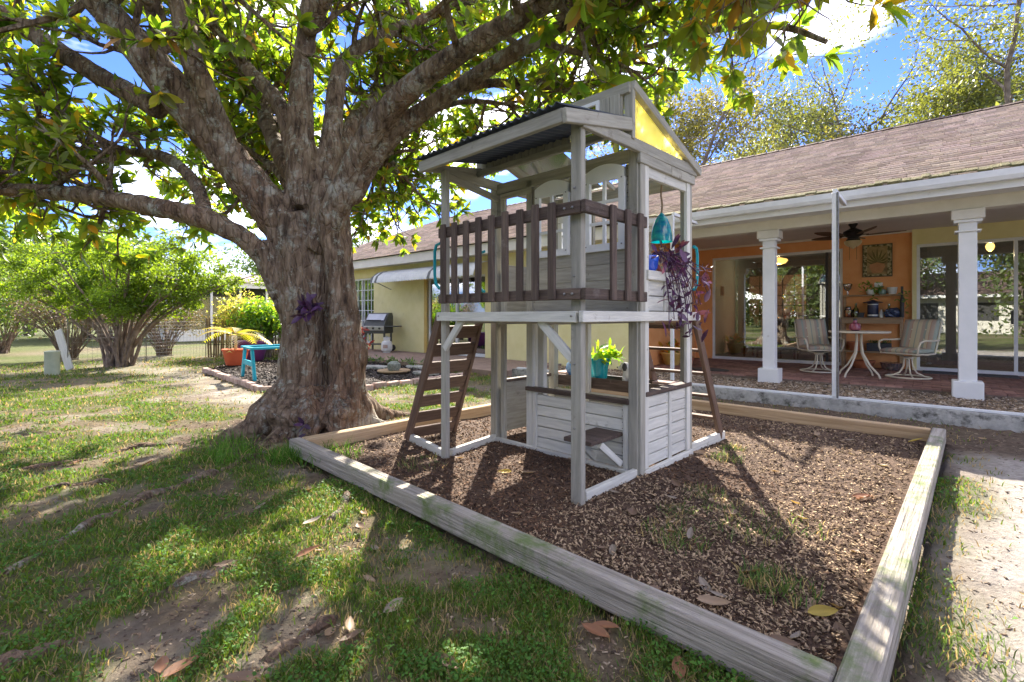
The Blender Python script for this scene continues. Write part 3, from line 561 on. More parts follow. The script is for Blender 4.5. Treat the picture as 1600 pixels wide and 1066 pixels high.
for a,b,c,d in((x0,x0+.025,2.55,2.77),(x1-.025,x1,2.55,2.77),(x0+.025,x1-.025,2.55,2.575),(x0+.025,x1-.025,2.745,2.77),(x0+.12,x0+.135,2.575,2.745)): fw.box(a,b,.495,.515,c,d)
fw.build('small_window',M_plastic,PH)
# upper walls: horizontal boards and arched white windows
NAIL=MB()
def boards(x0,x1,y,z0,z1,n,mt,holes=(),axis='x',t=.018,name='wall_board'):
    hgt=(z1-z0)/n; gap=.002 if holes else .007
    if not holes:  # added panel blocks light through the gaps and keeps the joint lines dark
        zc=(z0+z1)/2
        if axis=='x': board('light_stop_panel',PH,(x0,y+t/2+.004,zc),(x1,y+t/2+.004,zc),round(z1-z0-.01,3),.006,M_grey,ch=.001)
        else: q=y+(-1 if y>1 else 1)*(t/2+.004); board('light_stop_panel',PH,(q,x0,zc),(q,x1,zc),round(z1-z0-.01,3),.006,M_grey,ch=.001)
    for i in range(n):
        a,b=z0+i*hgt,z0+(i+1)*hgt; segs=[(x0,x1)]
        for h0,h1,hz0,hz1 in holes:
            if b>hz0+.01 and a<hz1-.01:
                segs=[q for s_ in segs for q in((s_[0],min(s_[1],h0)),(max(s_[0],h1),s_[1])) if q[1]-q[0]>.01]
        for s0,s1 in segs:
            zc=(a+b)/2
            if axis=='x': board(name,PH,(s0,y,zc),(s1,y,zc),round(hgt-gap,4),t,mt,ch=.005)
            else: board(name,PH,(y,s0,zc),(y,s1,zc),round(hgt-gap,4),t,mt,ch=.005)
            for e in(s0+.022,s1-.022):
                for dz in(-.25,.25):
                    q=zc+dz*hgt; r_=.0042
                    if axis=='x': NAIL.add([(e+r_*math.cos(k),y-t/2-.0012,q+r_*math.sin(k)) for k in(0,1.26,2.51,3.77,5.03)],[(0,1,2,3,4)])
                    else: NAIL.add([(y+t/2+.0012,e+r_*math.cos(k),q+r_*math.sin(k)) for k in(0,1.26,2.51,3.77,5.03)],[(0,1,2,3,4)])
def arch_window(x0,x1,z0,z1,y,cols=2,rows=3):
    m=MB(); f=.05; w=x1-x0; k=10; rise=.05
    def outer(x): q=(x-x0)/w*2-1; return z1-rise*q*q
    zt=z1-rise-.075
    top=[(x0+w*i/k,outer(x0+w*i/k)) for i in range(k+1)]
    for (xa,za),(xb,zb) in zip(top,top[1:]): m.add([(xa,y-.02,zt),(xb,y-.02,zt),(xb,y-.02,zb),(xa,y-.02,za),(xa,y+.012,zt),(xb,y+.012,zt),(xb,y+.012,zb),(xa,y+.012,za)],[(0,1,2,3),(7,6,5,4),(3,2,6,7),(0,4,5,1)])
    m.box(x0,x0+f,y-.02,y+.012,z0,zt); m.box(x1-f,x1,y-.02,y+.012,z0,zt); m.box(x0+f,x1-f,y-.02,y+.012,z0,z0+.055)
    o=m.build('arched_window',M_plastic,PH); b=MB(); ih=zt-z0-.055
    for i in range(1,cols): xx=x0+f+(w-2*f)*i/cols; b.box(xx-.012,xx+.012,y-.016,y+.008,z0+.055,zt)
    for i in range(1,rows): zz=z0+.055+ih*i/rows; b.box(x0+f,x1-f,y-.0155,y+.0075,zz-.011,zz+.011)
    b.build('muntins',M_plastic,o)
    for xx in(x0+.02,x1-.02):
        for zz in(z0+.04,zt-.0): bolt((xx,y-.021,zz),(0,-1,0),o,.006)
    return o
holes=((.56,.90,1.72,2.34),(1.08,1.42,1.72,2.36))
post(.47,YB-.005,1.23,2.40,M_grey,w=.07,t=.04)
boards(.50,XR-.06,YB,1.23,2.33,9,M_grey,holes)
arch_window(.55,.91,1.70,2.34,YB-.02); arch_window(1.07,1.43,1.70,2.36,YB-.02)
board('wall_plate',PH,(.04,YB-.01,2.385),(XR-.03,YB-.01,2.385),.10,.03,M_grey); board('wall_plate',PH,(.12,YB-.02,2.305),(.50,YB-.02,2.305),.05,.03,M_grey)
boards(.5,XR-.06,YE,1.23,1.72,4,M_grey); boards(.08,.5,YE,1.23,2.33,9,M_grey,((.14,.44,1.72,2.3),)); arch_window(.12,.46,1.70,2.30,YE-.02)
board('wall_plate',PH,(.05,YE,2.36),(XR-.03,YE,2.36),.10,.03,M_grey); board('wall_plate',PH,(.5,YE,1.745),(XR-.05,YE,1.745),.05,.05,M_grey); post(.52,YE,1.72,2.34)
boards(YB+.11,YE-.11,XR+.008,1.235,1.47,2,M_white,axis='y'); board('sill',PH,(XR+.03,YB+.06,1.505),(XR+.03,YE-.09,1.505),.07,.05,M_white); post(XR+.02,YB+.38,1.235,1.47,M_white,w=.02,t=.03)
boards(YB+.05,YE-.05,.01,1.23,1.7,4,M_grey,axis='y')
# lower walls
boards(.52,XR-.10,YB,.06,.52,5,M_white,t=.02); post(.475,YB-.005,.04,1.17,M_white,w=.075,t=.04); post(.535,YB-.014,.06,.55,M_white,w=.04,t=.03); post(XR-.085,YB-.014,.06,.55,M_white,w=.05,t=.03)
board('sill',PH,(.45,YB-.02,.565),(XR-.05,YB-.02,.565),.035,.07,M_brown)
for a,b in((YB+.085,YB+.445),(YB+.49,YE-.10)): boards(a,b,XR+.008,.07,.60,6,M_white,axis='y')
post(XR+.018,YB+.467,.06,.60,M_white,w=.025,t=.045); board('sill',PH,(XR+.005,YB+.05,.622),(XR+.005,YE-.03,.622),.035,.08,M_brown)
boards(YB+.08,YE-.08,.012,.08,.56,5,M_white,axis='y'); board('sill',PH,(.012,YB+.06,.575),(.012,YE-.05,.575),.03,.06,M_brown); post(.03,YB+.55,.05,1.17,M_white,w=.09,t=.06)
boards(.06,XR-.05,YE,.08,.44,4,M_white)
post(.46,YE,.08,1.17,M_white,w=.08,t=.06); post(.52,YB+.10,.04,1.17,M_white,w=.07,t=.05)
tag(NAIL.build('nail_heads',mat('rusty_nail',(.05,.035,.03),(.10,.06,.04),scale=30,rough=.8),PH),kind='stuff')
# corner braces
board('brace',PH,(.17,.0,.93),(.40,-.01,1.17),.06,.03,M_white); board('brace',PH,(XR-.04,-.005,.92),(1.20,-.005,1.17),.06,.03,M_white); 
# little bench board on the front wall
sd=board('bench_seat',PH,(1.16,.51,.315),(1.40,.51,.315),.42,.03,M_brown,up=(0,1,0)); board('bench_bracket',PH,(1.37,.45,.28),(1.40,.68,.10),.05,.03,M_white); board('bench_bracket',PH,(1.17,.45,.28),(1.17,.68,.10),.05,.03,M_white)
# planter trough on the rear wall
board('planter_side',PH,(.04,YE+.05,.52),(1.28,YE+.05,.52),.11,.022,M_brown); board('planter_side',PH,(.04,YE+.31,.52),(1.28,YE+.31,.52),.11,.022,M_brown); board('planter_end',PH,(.03,YE+.04,.52),(.03,YE+.32,.52),.11,.022,M_brown); board('planter_end',PH,(1.29,YE+.04,.52),(1.29,YE+.32,.52),.11,.022,M_brown); board('planter_floor',PH,(.04,YE+.18,.48),(1.28,YE+.18,.48),.24,.02,M_brown,up=(0,1,0))
for x in(.15,1.15): board('planter_bracket',PH,(x,YE+.03,.25),(x,YE+.28,.46),.045,.03,M_brown)
# climbing boards on the left, ladder at the back
ld=[Vector((-.58,.14,.03)),Vector((-.52,.64,.03))]; lt_=[Vector((.06,.03,1.19)),Vector((.02,.53,1.19))]
for a,b in zip(ld,lt_): board('ladder_rail',PH,a,b,.075,.036,M_ladder,up=(1,0,0))
for k in range(7):
    q=.06+k*.138; a=ld[0].lerp(lt_[0],q)+Vector((.015,.02,0)); b=ld[1].lerp(lt_[1],q)+Vector((.015,-.02,0)); board('climbing_board',PH,a,b,.125,.022,M_ladder,up=(lt_[0]-ld[0]))
for x in(.98,XR+.02):
    board('ladder_rail',PH,(x,YE+.68,.04),(x,YE+.09,1.19),.085,.036,M_ladder,up=(0,1,0))
for k in range(5):
    q=.17+k*.19; board('ladder_tread',PH,(1.0,YE+.68-.59*q,.04+1.15*q),(XR,YE+.68-.59*q,.04+1.15*q),.085,.024,M_ladder,up=(0,1,0))
board('ladder_tread',PH,(.99,YE+.12,1.13),(XR,YE+.12,1.13),.09,.024,M_ladder)
# teal grab handles
def handle(x,y,dx,dy):
    pts=[(x,y,1.80),(x+dx*.7,y+dy*.7,1.79),(x+dx,y+dy,1.74),(x+dx,y+dy,1.55),(x+dx*.8,y+dy*.8,1.47),(x+dx*.2,y+dy*.2,1.43),(x,y,1.43)]
    return MB().tube(pts,.013,8).build('grab_handle',M_teal,PH,smooth=True)
handle(.12,-.01,-.075,0); handle(.02,.58,-.09,0); handle(XR+.03,YE+.04,0,.075); handle(.95,YE+.04,0,.08)

# ---------------- the big magnolia ----------------
def vn3(P,f,seed=0):
    Q=np.asarray(P)*f+seed*13.7+300; i=np.floor(Q).astype(int); w=Q-i; w=w*w*(3-2*w); r=0
    h=lambda a,b,c:_pt[(_pt[(_pt[a%4096]+b)%4096]+c)%4096]/4095.
    for dx in(0,1):
        for dy in(0,1):
            for dz in(0,1):
                r=r+h(i[:,0]+dx,i[:,1]+dy,i[:,2]+dz)*(w[:,0] if dx else 1-w[:,0])*(w[:,1] if dy else 1-w[:,1])*(w[:,2] if dz else 1-w[:,2])
    return r
def bark_material():
    m=bpy.data.materials.new('magnolia_bark'); m.use_nodes=True; t=m.node_tree; p=t.nodes['Principled BSDF']; p.inputs['Roughness'].default_value=.92; p.inputs['Specular IOR Level'].default_value=.15; L=t.links.new
    tcn=N(t,'ShaderNodeTexCoord'); mp=N(t,'ShaderNodeMapping'); mp.inputs['Scale'].default_value=(1,1,.30); L(tcn.outputs['Object'],mp.inputs[0])
    def nz(vec,sc,det=7,ro=.65):
        n=N(t,'ShaderNodeTexNoise'); n.inputs['Scale'].default_value=sc; n.inputs['Detail'].default_value=det; n.inputs['Roughness'].default_value=ro; L(vec,n.inputs[0]); return n.outputs[0]
    def ramp(f,stops):
        c=N(t,'ShaderNodeValToRGB'); e=c.color_ramp.elements; e[0].position,e[0].color=stops[0][0],hexmix(stops[0][1]); e[1].position,e[1].color=stops[-1][0],hexmix(stops[-1][1])
        for q,k in stops[1:-1]: x=e.new(q); x.color=hexmix(k)
        L(f,c.inputs[0]); return c.outputs[0]
    fine=nz(mp.outputs[0],13); base=ramp(fine,[(.30,(.045,.032,.024)),(.45,(.15,.105,.073)),(.62,(.27,.205,.148)),(.75,(.38,.305,.235))])
    def over(col,f,lo,hi,c2,amt=1):
        mr=N(t,'ShaderNodeMapRange'); mr.inputs[1].default_value=lo; mr.inputs[2].default_value=hi; mr.inputs[4].default_value=amt; L(f,mr.inputs[0]); mm=N(t,'ShaderNodeMixRGB'); mm.inputs[2].default_value=hexmix(c2); L(mr.outputs[0],mm.inputs[0]); L(col,mm.inputs[1]); return mm.outputs[0]
    red=nz(mp.outputs[0],1.6,4); c=over(base,red,.52,.68,(.22,.115,.07),.6)
    lich=nz(tcn.outputs['Object'],7.,8,.78); c=over(c,lich,.545,.61,(.35,.36,.30),.8)
    lich2=nz(tcn.outputs['Object'],2.3,8,.75); c=over(c,lich2,.56,.63,(.40,.395,.345),.7)
    dark=nz(mp.outputs[0],3.1,7,.7); c=over(c,dark,.56,.66,(.045,.036,.03),.8)
    L(c,p.inputs['Base Color'])
    vo=N(t,'ShaderNodeTexVoronoi',feature='DISTANCE_TO_EDGE'); vo.inputs['Scale'].default_value=16; L(mp.outputs[0],vo.inputs[0])
    mr=N(t,'ShaderNodeMapRange'); mr.inputs[2].default_value=.12; L(vo.outputs[0],mr.inputs[0])
    ad=N(t,'ShaderNodeMath',operation='MULTIPLY_ADD'); ad.inputs[1].default_value=.35; L(mr.outputs[0],ad.inputs[0]); L(fine,ad.inputs[2])
    b=N(t,'ShaderNodeBump'); b.inputs['Strength'].default_value=.9; b.inputs['Distance'].default_value=.05; L(ad.outputs[0],b.inputs['Height']); L(b.outputs[0],p.inputs['Normal']); return m
M_bark=bark_material()
LIMB={
'A':[(-2.31,5.25,1.86,.30),(-2.73,5.15,2.53,.27),(-3.13,5.0,3.06,.25),(-3.55,4.8,3.66,.24),(-3.97,4.6,4.23,.2),(-4.24,4.3,4.72,.15),(-4.59,4.0,5.01,.09)],
'A2':[(-3.0,5.0,3.0,.2),(-3.13,4.7,3.76,.17),(-3.19,4.6,4.23,.15),(-3.07,4.3,4.72,.1),(-2.93,4.0,5.01,.06)],
'B':[(-3.63,4.95,3.34,.17),(-4.32,5.1,3.71,.15),(-4.96,5.2,4.11,.14),(-5.65,5.3,4.55,.13),(-6.62,5.4,4.97,.09),(-7.63,5.4,5.19,.05)],
'C':[(-2.38,5.4,2.68,.17),(-2.69,5.6,3.62,.14),(-3.3,5.9,4.3,.12),(-3.93,6.2,5.07,.11),(-4.68,6.5,6.0,.07)],
'D':[(-2.3,5.3,2.37,.26),(-2.38,5.4,3.5,.2),(-2.36,5.5,4.35,.17),(-2.34,5.6,5.04,.15),(-2.36,5.7,6.09,.1)],
'E':[(-2.09,5.4,2.5,.2),(-2.09,5.6,3.4,.17),(-2.05,5.9,4.33,.14),(-1.58,6.3,4.95,.12),(-1.21,6.7,5.36,.1),(-.38,7.2,6.13,.06)],
'F':[(-2.05,5.15,1.9,.24),(-1.60,4.95,2.81,.19),(-1.28,4.8,3.21,.18),(-.66,4.5,3.56,.16),(-.11,4.3,3.77,.145),(.33,4.1,3.9,.13),(.79,3.7,3.93,.09),(1.14,3.3,3.9,.05)],
'G':[(-1.73,5.1,2.45,.17),(-1.33,5.0,3.0,.15),(-.78,4.9,3.38,.14),(-.26,4.8,3.66,.13),(.31,4.7,3.95,.12),(.86,4.6,4.23,.11),(1.53,4.4,4.39,.08),(2.13,4.2,4.47,.05)],
'G2':[(-.78,4.9,3.36,.08),(-.35,5.2,3.71,.085),(.22,5.5,3.85,.08),(.85,5.8,4.0,.075),(1.4,6.0,4.31,.06),(1.71,6.1,4.61,.04)],
'G3':[(-.93,5.0,3.3,.06),(-.57,5.3,3.56,.055),(-.07,5.6,3.67,.05),(.39,5.9,3.67,.03)],
'H':[(-2.38,5.25,1.15,.2),(-2.55,5.12,1.64,.19),(-2.7,5.0,1.93,.17),(-3.07,4.9,2.17,.16),(-3.59,4.9,2.3,.15),(-4.33,5.0,2.44,.13),(-5.03,5.1,2.52,.12),(-5.82,5.2,2.58,.1),(-7.07,5.3,2.71,.05)],
'H2':[(-3.1,4.9,2.17,.1),(-3.53,5.3,2.71,.1),(-4.07,5.6,3.06,.09),(-4.96,5.9,3.2,.08),(-6.12,6.2,3.18,.06),(-7.34,6.4,3.11,.03)],
'J':[(-2.35,5.5,2.5,.2),(-3.19,6.3,3.67,.15),(-3.84,7.2,4.79,.1),(-4.92,8.2,5.95,.06)],
'K':[(-2.2,5.5,2.5,.2),(-2.08,6.5,3.92,.14),(-1.62,7.6,4.99,.1),(-.94,8.8,6.06,.06)],
'N':[(1.14,3.3,3.9,.05),(1.35,2.95,3.72,.035),(1.45,2.75,3.4,.022),(1.42,2.7,3.15,.012)],
'Q':[(1.71,6.1,4.61,.04),(2.2,5.2,4.3,.035),(2.6,4.5,3.9,.03),(2.75,4.2,3.6,.02)],
'K2':[(-2.0,5.5,2.5,.14),(-1.85,6.3,3.25,.11),(-1.9,7.2,3.6,.08),(-1.9,8.6,3.6,.04)],
'J2':[(-2.4,5.5,2.4,.14),(-3.2,6.5,3.2,.11),(-4.2,7.6,3.6,.08),(-5.3,8.6,3.5,.04)],
'T':[(-2.3,5.4,4.4,.14),(-1.2,4.6,5.4,.12),(-.2,3.9,6.0,.1),(.9,3.2,6.3,.06)],
'T2':[(-3.5,4.9,3.9,.14),(-3.4,3.9,5.0,.12),(-3.3,3.0,5.6,.09),(-3.2,2.2,5.9,.05)]}
def smooth_path(pts,n):
    P=np.array(pts,float); d=np.r_[0,np.cumsum(np.linalg.norm(np.diff(P[:,:3],axis=0),axis=1))]; d/=d[-1]; tt=np.linspace(0,1,n); out=np.zeros((n,P.shape[1]))
    m=np.gradient(P,d,axis=0)
    for i,t_ in enumerate(tt):
        k=min(np.searchsorted(d,t_,'right')-1,len(P)-2); h=d[k+1]-d[k]; s=(t_-d[k])/h
        out[i]=(2*s**3-3*s**2+1)*P[k]+(s**3-2*s**2+s)*h*m[k]+(-2*s**3+3*s**2)*P[k+1]+(s**3-s**2)*h*m[k+1]
    return out
TB=Vector((-2.12,5.2,0))
tree=thing('magnolia_tree','huge old magnolia tree with twin fused trunk and spreading limbs over the lawn','tree',TB)
m=MB()
m.tube([(-2.27,5.22,-.15),(-2.25,5.22,.15),(-2.23,5.2,.5),(-2.21,5.2,1.0),(-2.24,5.2,1.5),(-2.36,5.22,2.0),(-2.42,5.2,2.3)],[.39,.33,.285,.25,.24,.235,.20],28)
m.tube([(-1.74,5.12,-.15),(-1.76,5.12,.15),(-1.77,5.12,.5),(-1.79,5.13,1.0),(-1.86,5.15,1.5),(-1.94,5.17,2.0),(-2.0,5.2,2.3),(-2.05,5.25,2.65)],[.28,.24,.195,.175,.168,.18,.19,.16],28)
m.tube([(-2.05,5.45,-.1),(-2.03,5.45,1.2),(-2.1,5.42,2.5)],[.36,.25,.24],24)
m.tube([(-1.74,5.18,.42),(-1.70,5.15,.55),(-1.665,5.14,.72),(-1.66,5.14,.85),(-1.70,5.15,1.0),(-1.76,5.15,1.14)],[.03,.09,.12,.12,.09,.03],16)
for ang,ln,r0 in((-172,.72,.17),(-145,.78,.19),(-108,.55,.17),(-78,.52,.16),(-42,.66,.17),(-5,.78,.17),(40,.9,.2),(100,.9,.2),(150,.9,.2)):
    a=R(ang); c,s=math.cos(a),math.sin(a); m.tube([(-2.12+c*.26,5.18+s*.2,.42),(-2.12+c*.5,5.18+s*.42,.15),(-2.12+c*.8*ln,5.18+s*.75*ln,.03),(-2.12+c*1.15*ln,5.18+s*1.1*ln,-.03),(-2.12+c*1.5*ln,5.18+s*1.45*ln,-.08)],[r0*.9,r0,r0*.62,r0*.4,.05],12)
for k,v in LIMB.items():
    if k in('N','Q'): continue
    q=smooth_path(v,9*len(v)); m.tube(q[:,:3],[max(.022,r*(.66 if r<.22 else .72)*(1+.06*rnd.uniform(-1,1))) for i,r in enumerate(q[:,3])],14)
raw=m.build('trunk',M_bark,None); md=raw.modifiers.new('r','REMESH'); md.mode='VOXEL'; md.voxel_size=.024; md.use_smooth_shade=True
ms=raw.modifiers.new('s','SMOOTH'); ms.iterations=4; ms.factor=.5
dg=bpy.context.evaluated_depsgraph_get(); ev=raw.evaluated_get(dg); me=bpy.data.meshes.new_from_object(ev); bpy.data.objects.remove(raw)
nv=len(me.vertices); co=np.zeros(nv*3,np.float32); me.vertices.foreach_get('co',co); co=co.reshape(-1,3); no=np.zeros(nv*3,np.float32); me.vertices.foreach_get('normal',no); no=no.reshape(-1,3)
st=co*np.array([[1,1,.28]]); rid=1-np.abs(vn3(st,9,1)*2-1); fi=vn3(st,22,2); lg=vn3(co,2.2,3); fat=np.clip(1-(co[:,2]-1.5)/3,.35,1)
xc=-1.955+.02*np.sin(co[:,2]*5)-.03*co[:,2]; gv=np.exp(-((co[:,0]-xc)/.038)**2)*sstep(5.3,5.1,co[:,1])*sstep(.02,.2,co[:,2])*sstep(2.35,1.7,co[:,2]); co=co+np.array([[0,.12,0]])*gv[:,None]
co2=co+no*((rid-.6)*.022+(fi-.5)*.022+(lg-.5)*.04)[:,None]*fat[:,None]-np.array(TB)[None]
me.vertices.foreach_set('co',co2.astype(np.float32).ravel()); me.update(); me.materials.clear(); me.materials.append(M_bark); me.name='trunk'
me.polygons.foreach_set('use_smooth',np.ones(len(me.polygons),bool))
trunk=bpy.data.objects.new('trunk',me); link(trunk,tree)
# branches, twigs and leaf rosettes
ros=[]   # (pos, dir, scale)
def unit(v): v=Vector(v); v.normalize(); return v
def rv(): return unit((rnd.gauss(0,1),rnd.gauss(0,1),rnd.gauss(0,1)))
def grow(bm,p,d,L,r,lvl):
    pts=[p.copy()]; rr=[r]; k=5
    for i in range(k):
        d=unit(d+rv()*.28+Vector((0,0,.06 if lvl else .02))); p=p+d*(L/k); pts.append(p.copy()); rr.append(r*(1-.75*(i+1)/k))
    bm.tube(pts,rr,5,cap=False)
    if lvl==0:
        for j in range(rnd.randint(6,9)):
            q=rnd.uniform(.3,1); i=min(k-1,int(q*k)); grow(bm,pts[i].lerp(pts[i+1],q*k-i),unit(d*.6+rv()),rnd.uniform(.28,.6),r*.4,1)
        ros.append((pts[-1],d,1.))
    else:
        ros.append((pts[-1],d,1.))
        if rnd.random()<.6: ros.append((pts[3],unit(d+rv()),.85))
DENS={'A':9,'A2':8,'B':13,'C':11,'D':9,'E':15,'F':15,'G':16,'G2':14,'G3':8,'H':18,'H2':24,'J':34,'K':34,'N':5,'Q':5,'T':20,'T2':20,'K2':26,'J2':30}
for k,v in LIMB.items():
    q=smooth_path(v,30); bm=MB(); lo={'G2':.3,'G3':.5,'H':.45,'N':.1,'Q':.3,'J':.3,'K':.35,'K2':.45,'J2':.4,'B':.3,'H2':.3,'E':.4,'C':.45}.get(k,.55)
    if k in('N','Q'): bm.tube(q[:,:3],q[:,3],6)
    for j in range(int(DENS[k]*1.3)):
        s=rnd.uniform(lo,1); i=min(28,int(s*29)); p=Vector(q[i,:3]); tan=unit(q[i+1,:3]-q[i,:3]); d=unit(tan*.7+rv()*.95+Vector((0,0,.12)))
        if k=='H' and d.z<0: d.z*=-.4
        if k=='K' or k=='E': d=unit(d+Vector((0,0,-.18)))
        grow(bm,p,d,rnd.uniform(.6,1.5) if k not in('N','Q') else rnd.uniform(.25,.6),max(.012,min(.04,q[i,3]*.4)),0)
    bm.v=[(a-TB.x,b-TB.y,c) for a,b,c in bm.v]; bm.build('branch',M_bark,tree,smooth=True)
M_mag=leafmat('magnolia_leaf',(.060,.105,.020),(.145,.115,.038),.55,.30)
LT=np.array([(0,0,0)]+[p for x,w,z,c in((.15,.085,.03,.0),(.42,.168,.045,.0),(.72,.145,.03,-.03)) for p in((x,0,c),(x,w,z+c),(x,-w,z+c))]+[(1,0,-.10)])
LQ=np.array([(1,4,5,2),(1,3,6,4),(4,7,8,5),(4,6,9,7)]); LTr=np.array([(0,1,2),(0,3,1),(7,10,8),(7,9,10)]); NL=len(LT)
def leafset(P,D,S,k0,k1,len0,len1,spread=(.35,1.25)):
    """rosettes of leaves: returns base points, frames and sizes"""
    out=[]
    for p,d,s in zip(P,D,S):
        n=rnd.randint(k0,k1); x=d.orthogonal().normalized(); y=d.cross(x); a0=rnd.uniform(0,6.28)
        for i in range(n):
            a=a0+i*2.4+rnd.uniform(-.3,.3); th=rnd.uniform(*spread); e=d*math.cos(th)+(x*math.cos(a)+y*math.sin(a))*math.sin(th); e=unit(e+Vector((0,0,-.10)))
            w=unit(e.cross(unit(d*1.+Vector((0,0,.6))+rv()*.45))); nn=w.cross(e); out.append((p+d*rnd.uniform(-.03,.03),e,w,nn,rnd.uniform(len0,len1)*s))
    return out
cam_p=Vector((0,0,1.2)); rs=[]
for r in ros:
    p=r[0]; dd=(p-cam_p).length
    if dd<1.9 or p.z<1.95: continue
    px=800+750*p.x/max(.1,p.y) if p.y>0 else 0
    if p.x>-1.9 and p.x<2.6 and p.z<3.0 and p.y<7 : continue      # headroom kept clear round the playhouse
    if abs(p.x+2.15)<1. and p.z<2.75 and p.y<5.2: continue        # and before the trunk
    if p.x>3.4: continue
    rs.append(r)
LV=leafset([r[0] for r in rs],[r[1] for r in rs],[r[2] for r in rs],7,11,.10,.215)
LV.sort(key=lambda l:((l[0]-cam_p).length if(l[0].y>.8 and abs(l[0].x)<1.1*l[0].y and l[0].z-1.2<.72*l[0].y) else 99+l[0].x*0))
def tint_of():
    q=rnd.random(); v=rnd.uniform(.65,1.35)
    if q<.05: return (2.6*v,1.15*v,.8*v)
    if q<.30: return (1.55*v,1.25*v,.9*v)
    return (v*rnd.uniform(.8,1.1),v,v)
def leaf_mesh(tn): 
    o=np_mesh('leaf',LT*np.array([1,1,1]),[LQ,LTr],M_mag,None,tint=np.tile(np.array(tn),(NL,1)),smooth=True); me=o.data; bpy.data.objects.remove(o); return me
lms=[leaf_mesh(tint_of()) for _ in range(14)]
for b,e,w,nn,s in LV[:300]:
    o=bpy.data.objects.new('leaf',rnd.choice(lms)); link(o,tree); o.matrix_local=Matrix.Translation(b-TB)@Matrix((e,w,nn)).transposed().to_4x4()@Matrix.Diagonal((s,s,s,1))
def leaves_np(name,LV,mt,parent,org,tints):
    B=np.array([tuple(l[0]) for l in LV])-np.array(org); E=np.array([tuple(l[1]) for l in LV]); Wd=np.array([tuple(l[2]) for l in LV]); Nn=np.array([tuple(l[3]) for l in LV]); s=np.array([l[4] for l in LV])[:,None,None]
    V=B[:,None]+s*(LT[None,:,0:1]*E[:,None]+LT[None,:,1:2]*Wd[:,None]+LT[None,:,2:3]*Nn[:,None]); n=len(LV); b=(np.arange(n)*NL)[:,None]
    q=np.concatenate([b+LQ[i][None] for i in range(len(LQ))]); tr=np.concatenate([b+LTr[i][None] for i in range(4)])
    return np_mesh(name,V.reshape(-1,3),[q,tr],mt,parent,tint=np.repeat(np.array(tints),NL,0),smooth=True)
cw=leaves_np('crown',LV[300:],M_mag,tree,TB,[tint_of() for _ in LV[300:]]); tag(cw,kind='stuff')
print('magnolia leaves',len(LV),'rosettes',len(rs),'trunk verts',nv)
# surface roots
for rt in([(-2.72,5.2),(-2.95,4.95),(-3.13,4.6),(-3.6,4.42)],[(-2.11,4.52),(-2.25,4.1),(-2.28,3.75)],[(-1.11,3.27),(-1.08,2.89),(-1.14,2.63)],[(-2.3,3.73),(-2.44,3.15),(-2.43,2.76),(-2.39,2.42),(-2.38,2.1)],[(-2.91,3.53),(-3.21,3.39),(-3.42,3.21)],[(-1.31,2.29),(-1.47,2.21),(-1.56,2.05)],[(-.71,1.9),(-.82,1.75),(-.9,1.6)],[(-1.76,1.65),(-1.68,1.7),(-1.61,1.78)],[(-3.4,4.6),(-3.7,4.0),(-4.2,3.6)]):
    n=len(rt)*6; pp=smooth_path([(x,y,0.) for x,y in rt],n); z=relief(pp[:,0],pp[:,1]); r0=rnd.uniform(.028,.045)
    mm=MB().tube([(p[0]-TB.x+rnd.gauss(0,.006),p[1]-TB.y+rnd.gauss(0,.006),z[i]-.014+.012*math.sin(i*.8)-(.03 if i in(0,n-1) else 0)) for i,p in enumerate(pp)],[r0*(1-.5*i/n)*rnd.uniform(.85,1.15) for i in range(n)],8); mm.build('surface_root',M_bark,tree,smooth=True)

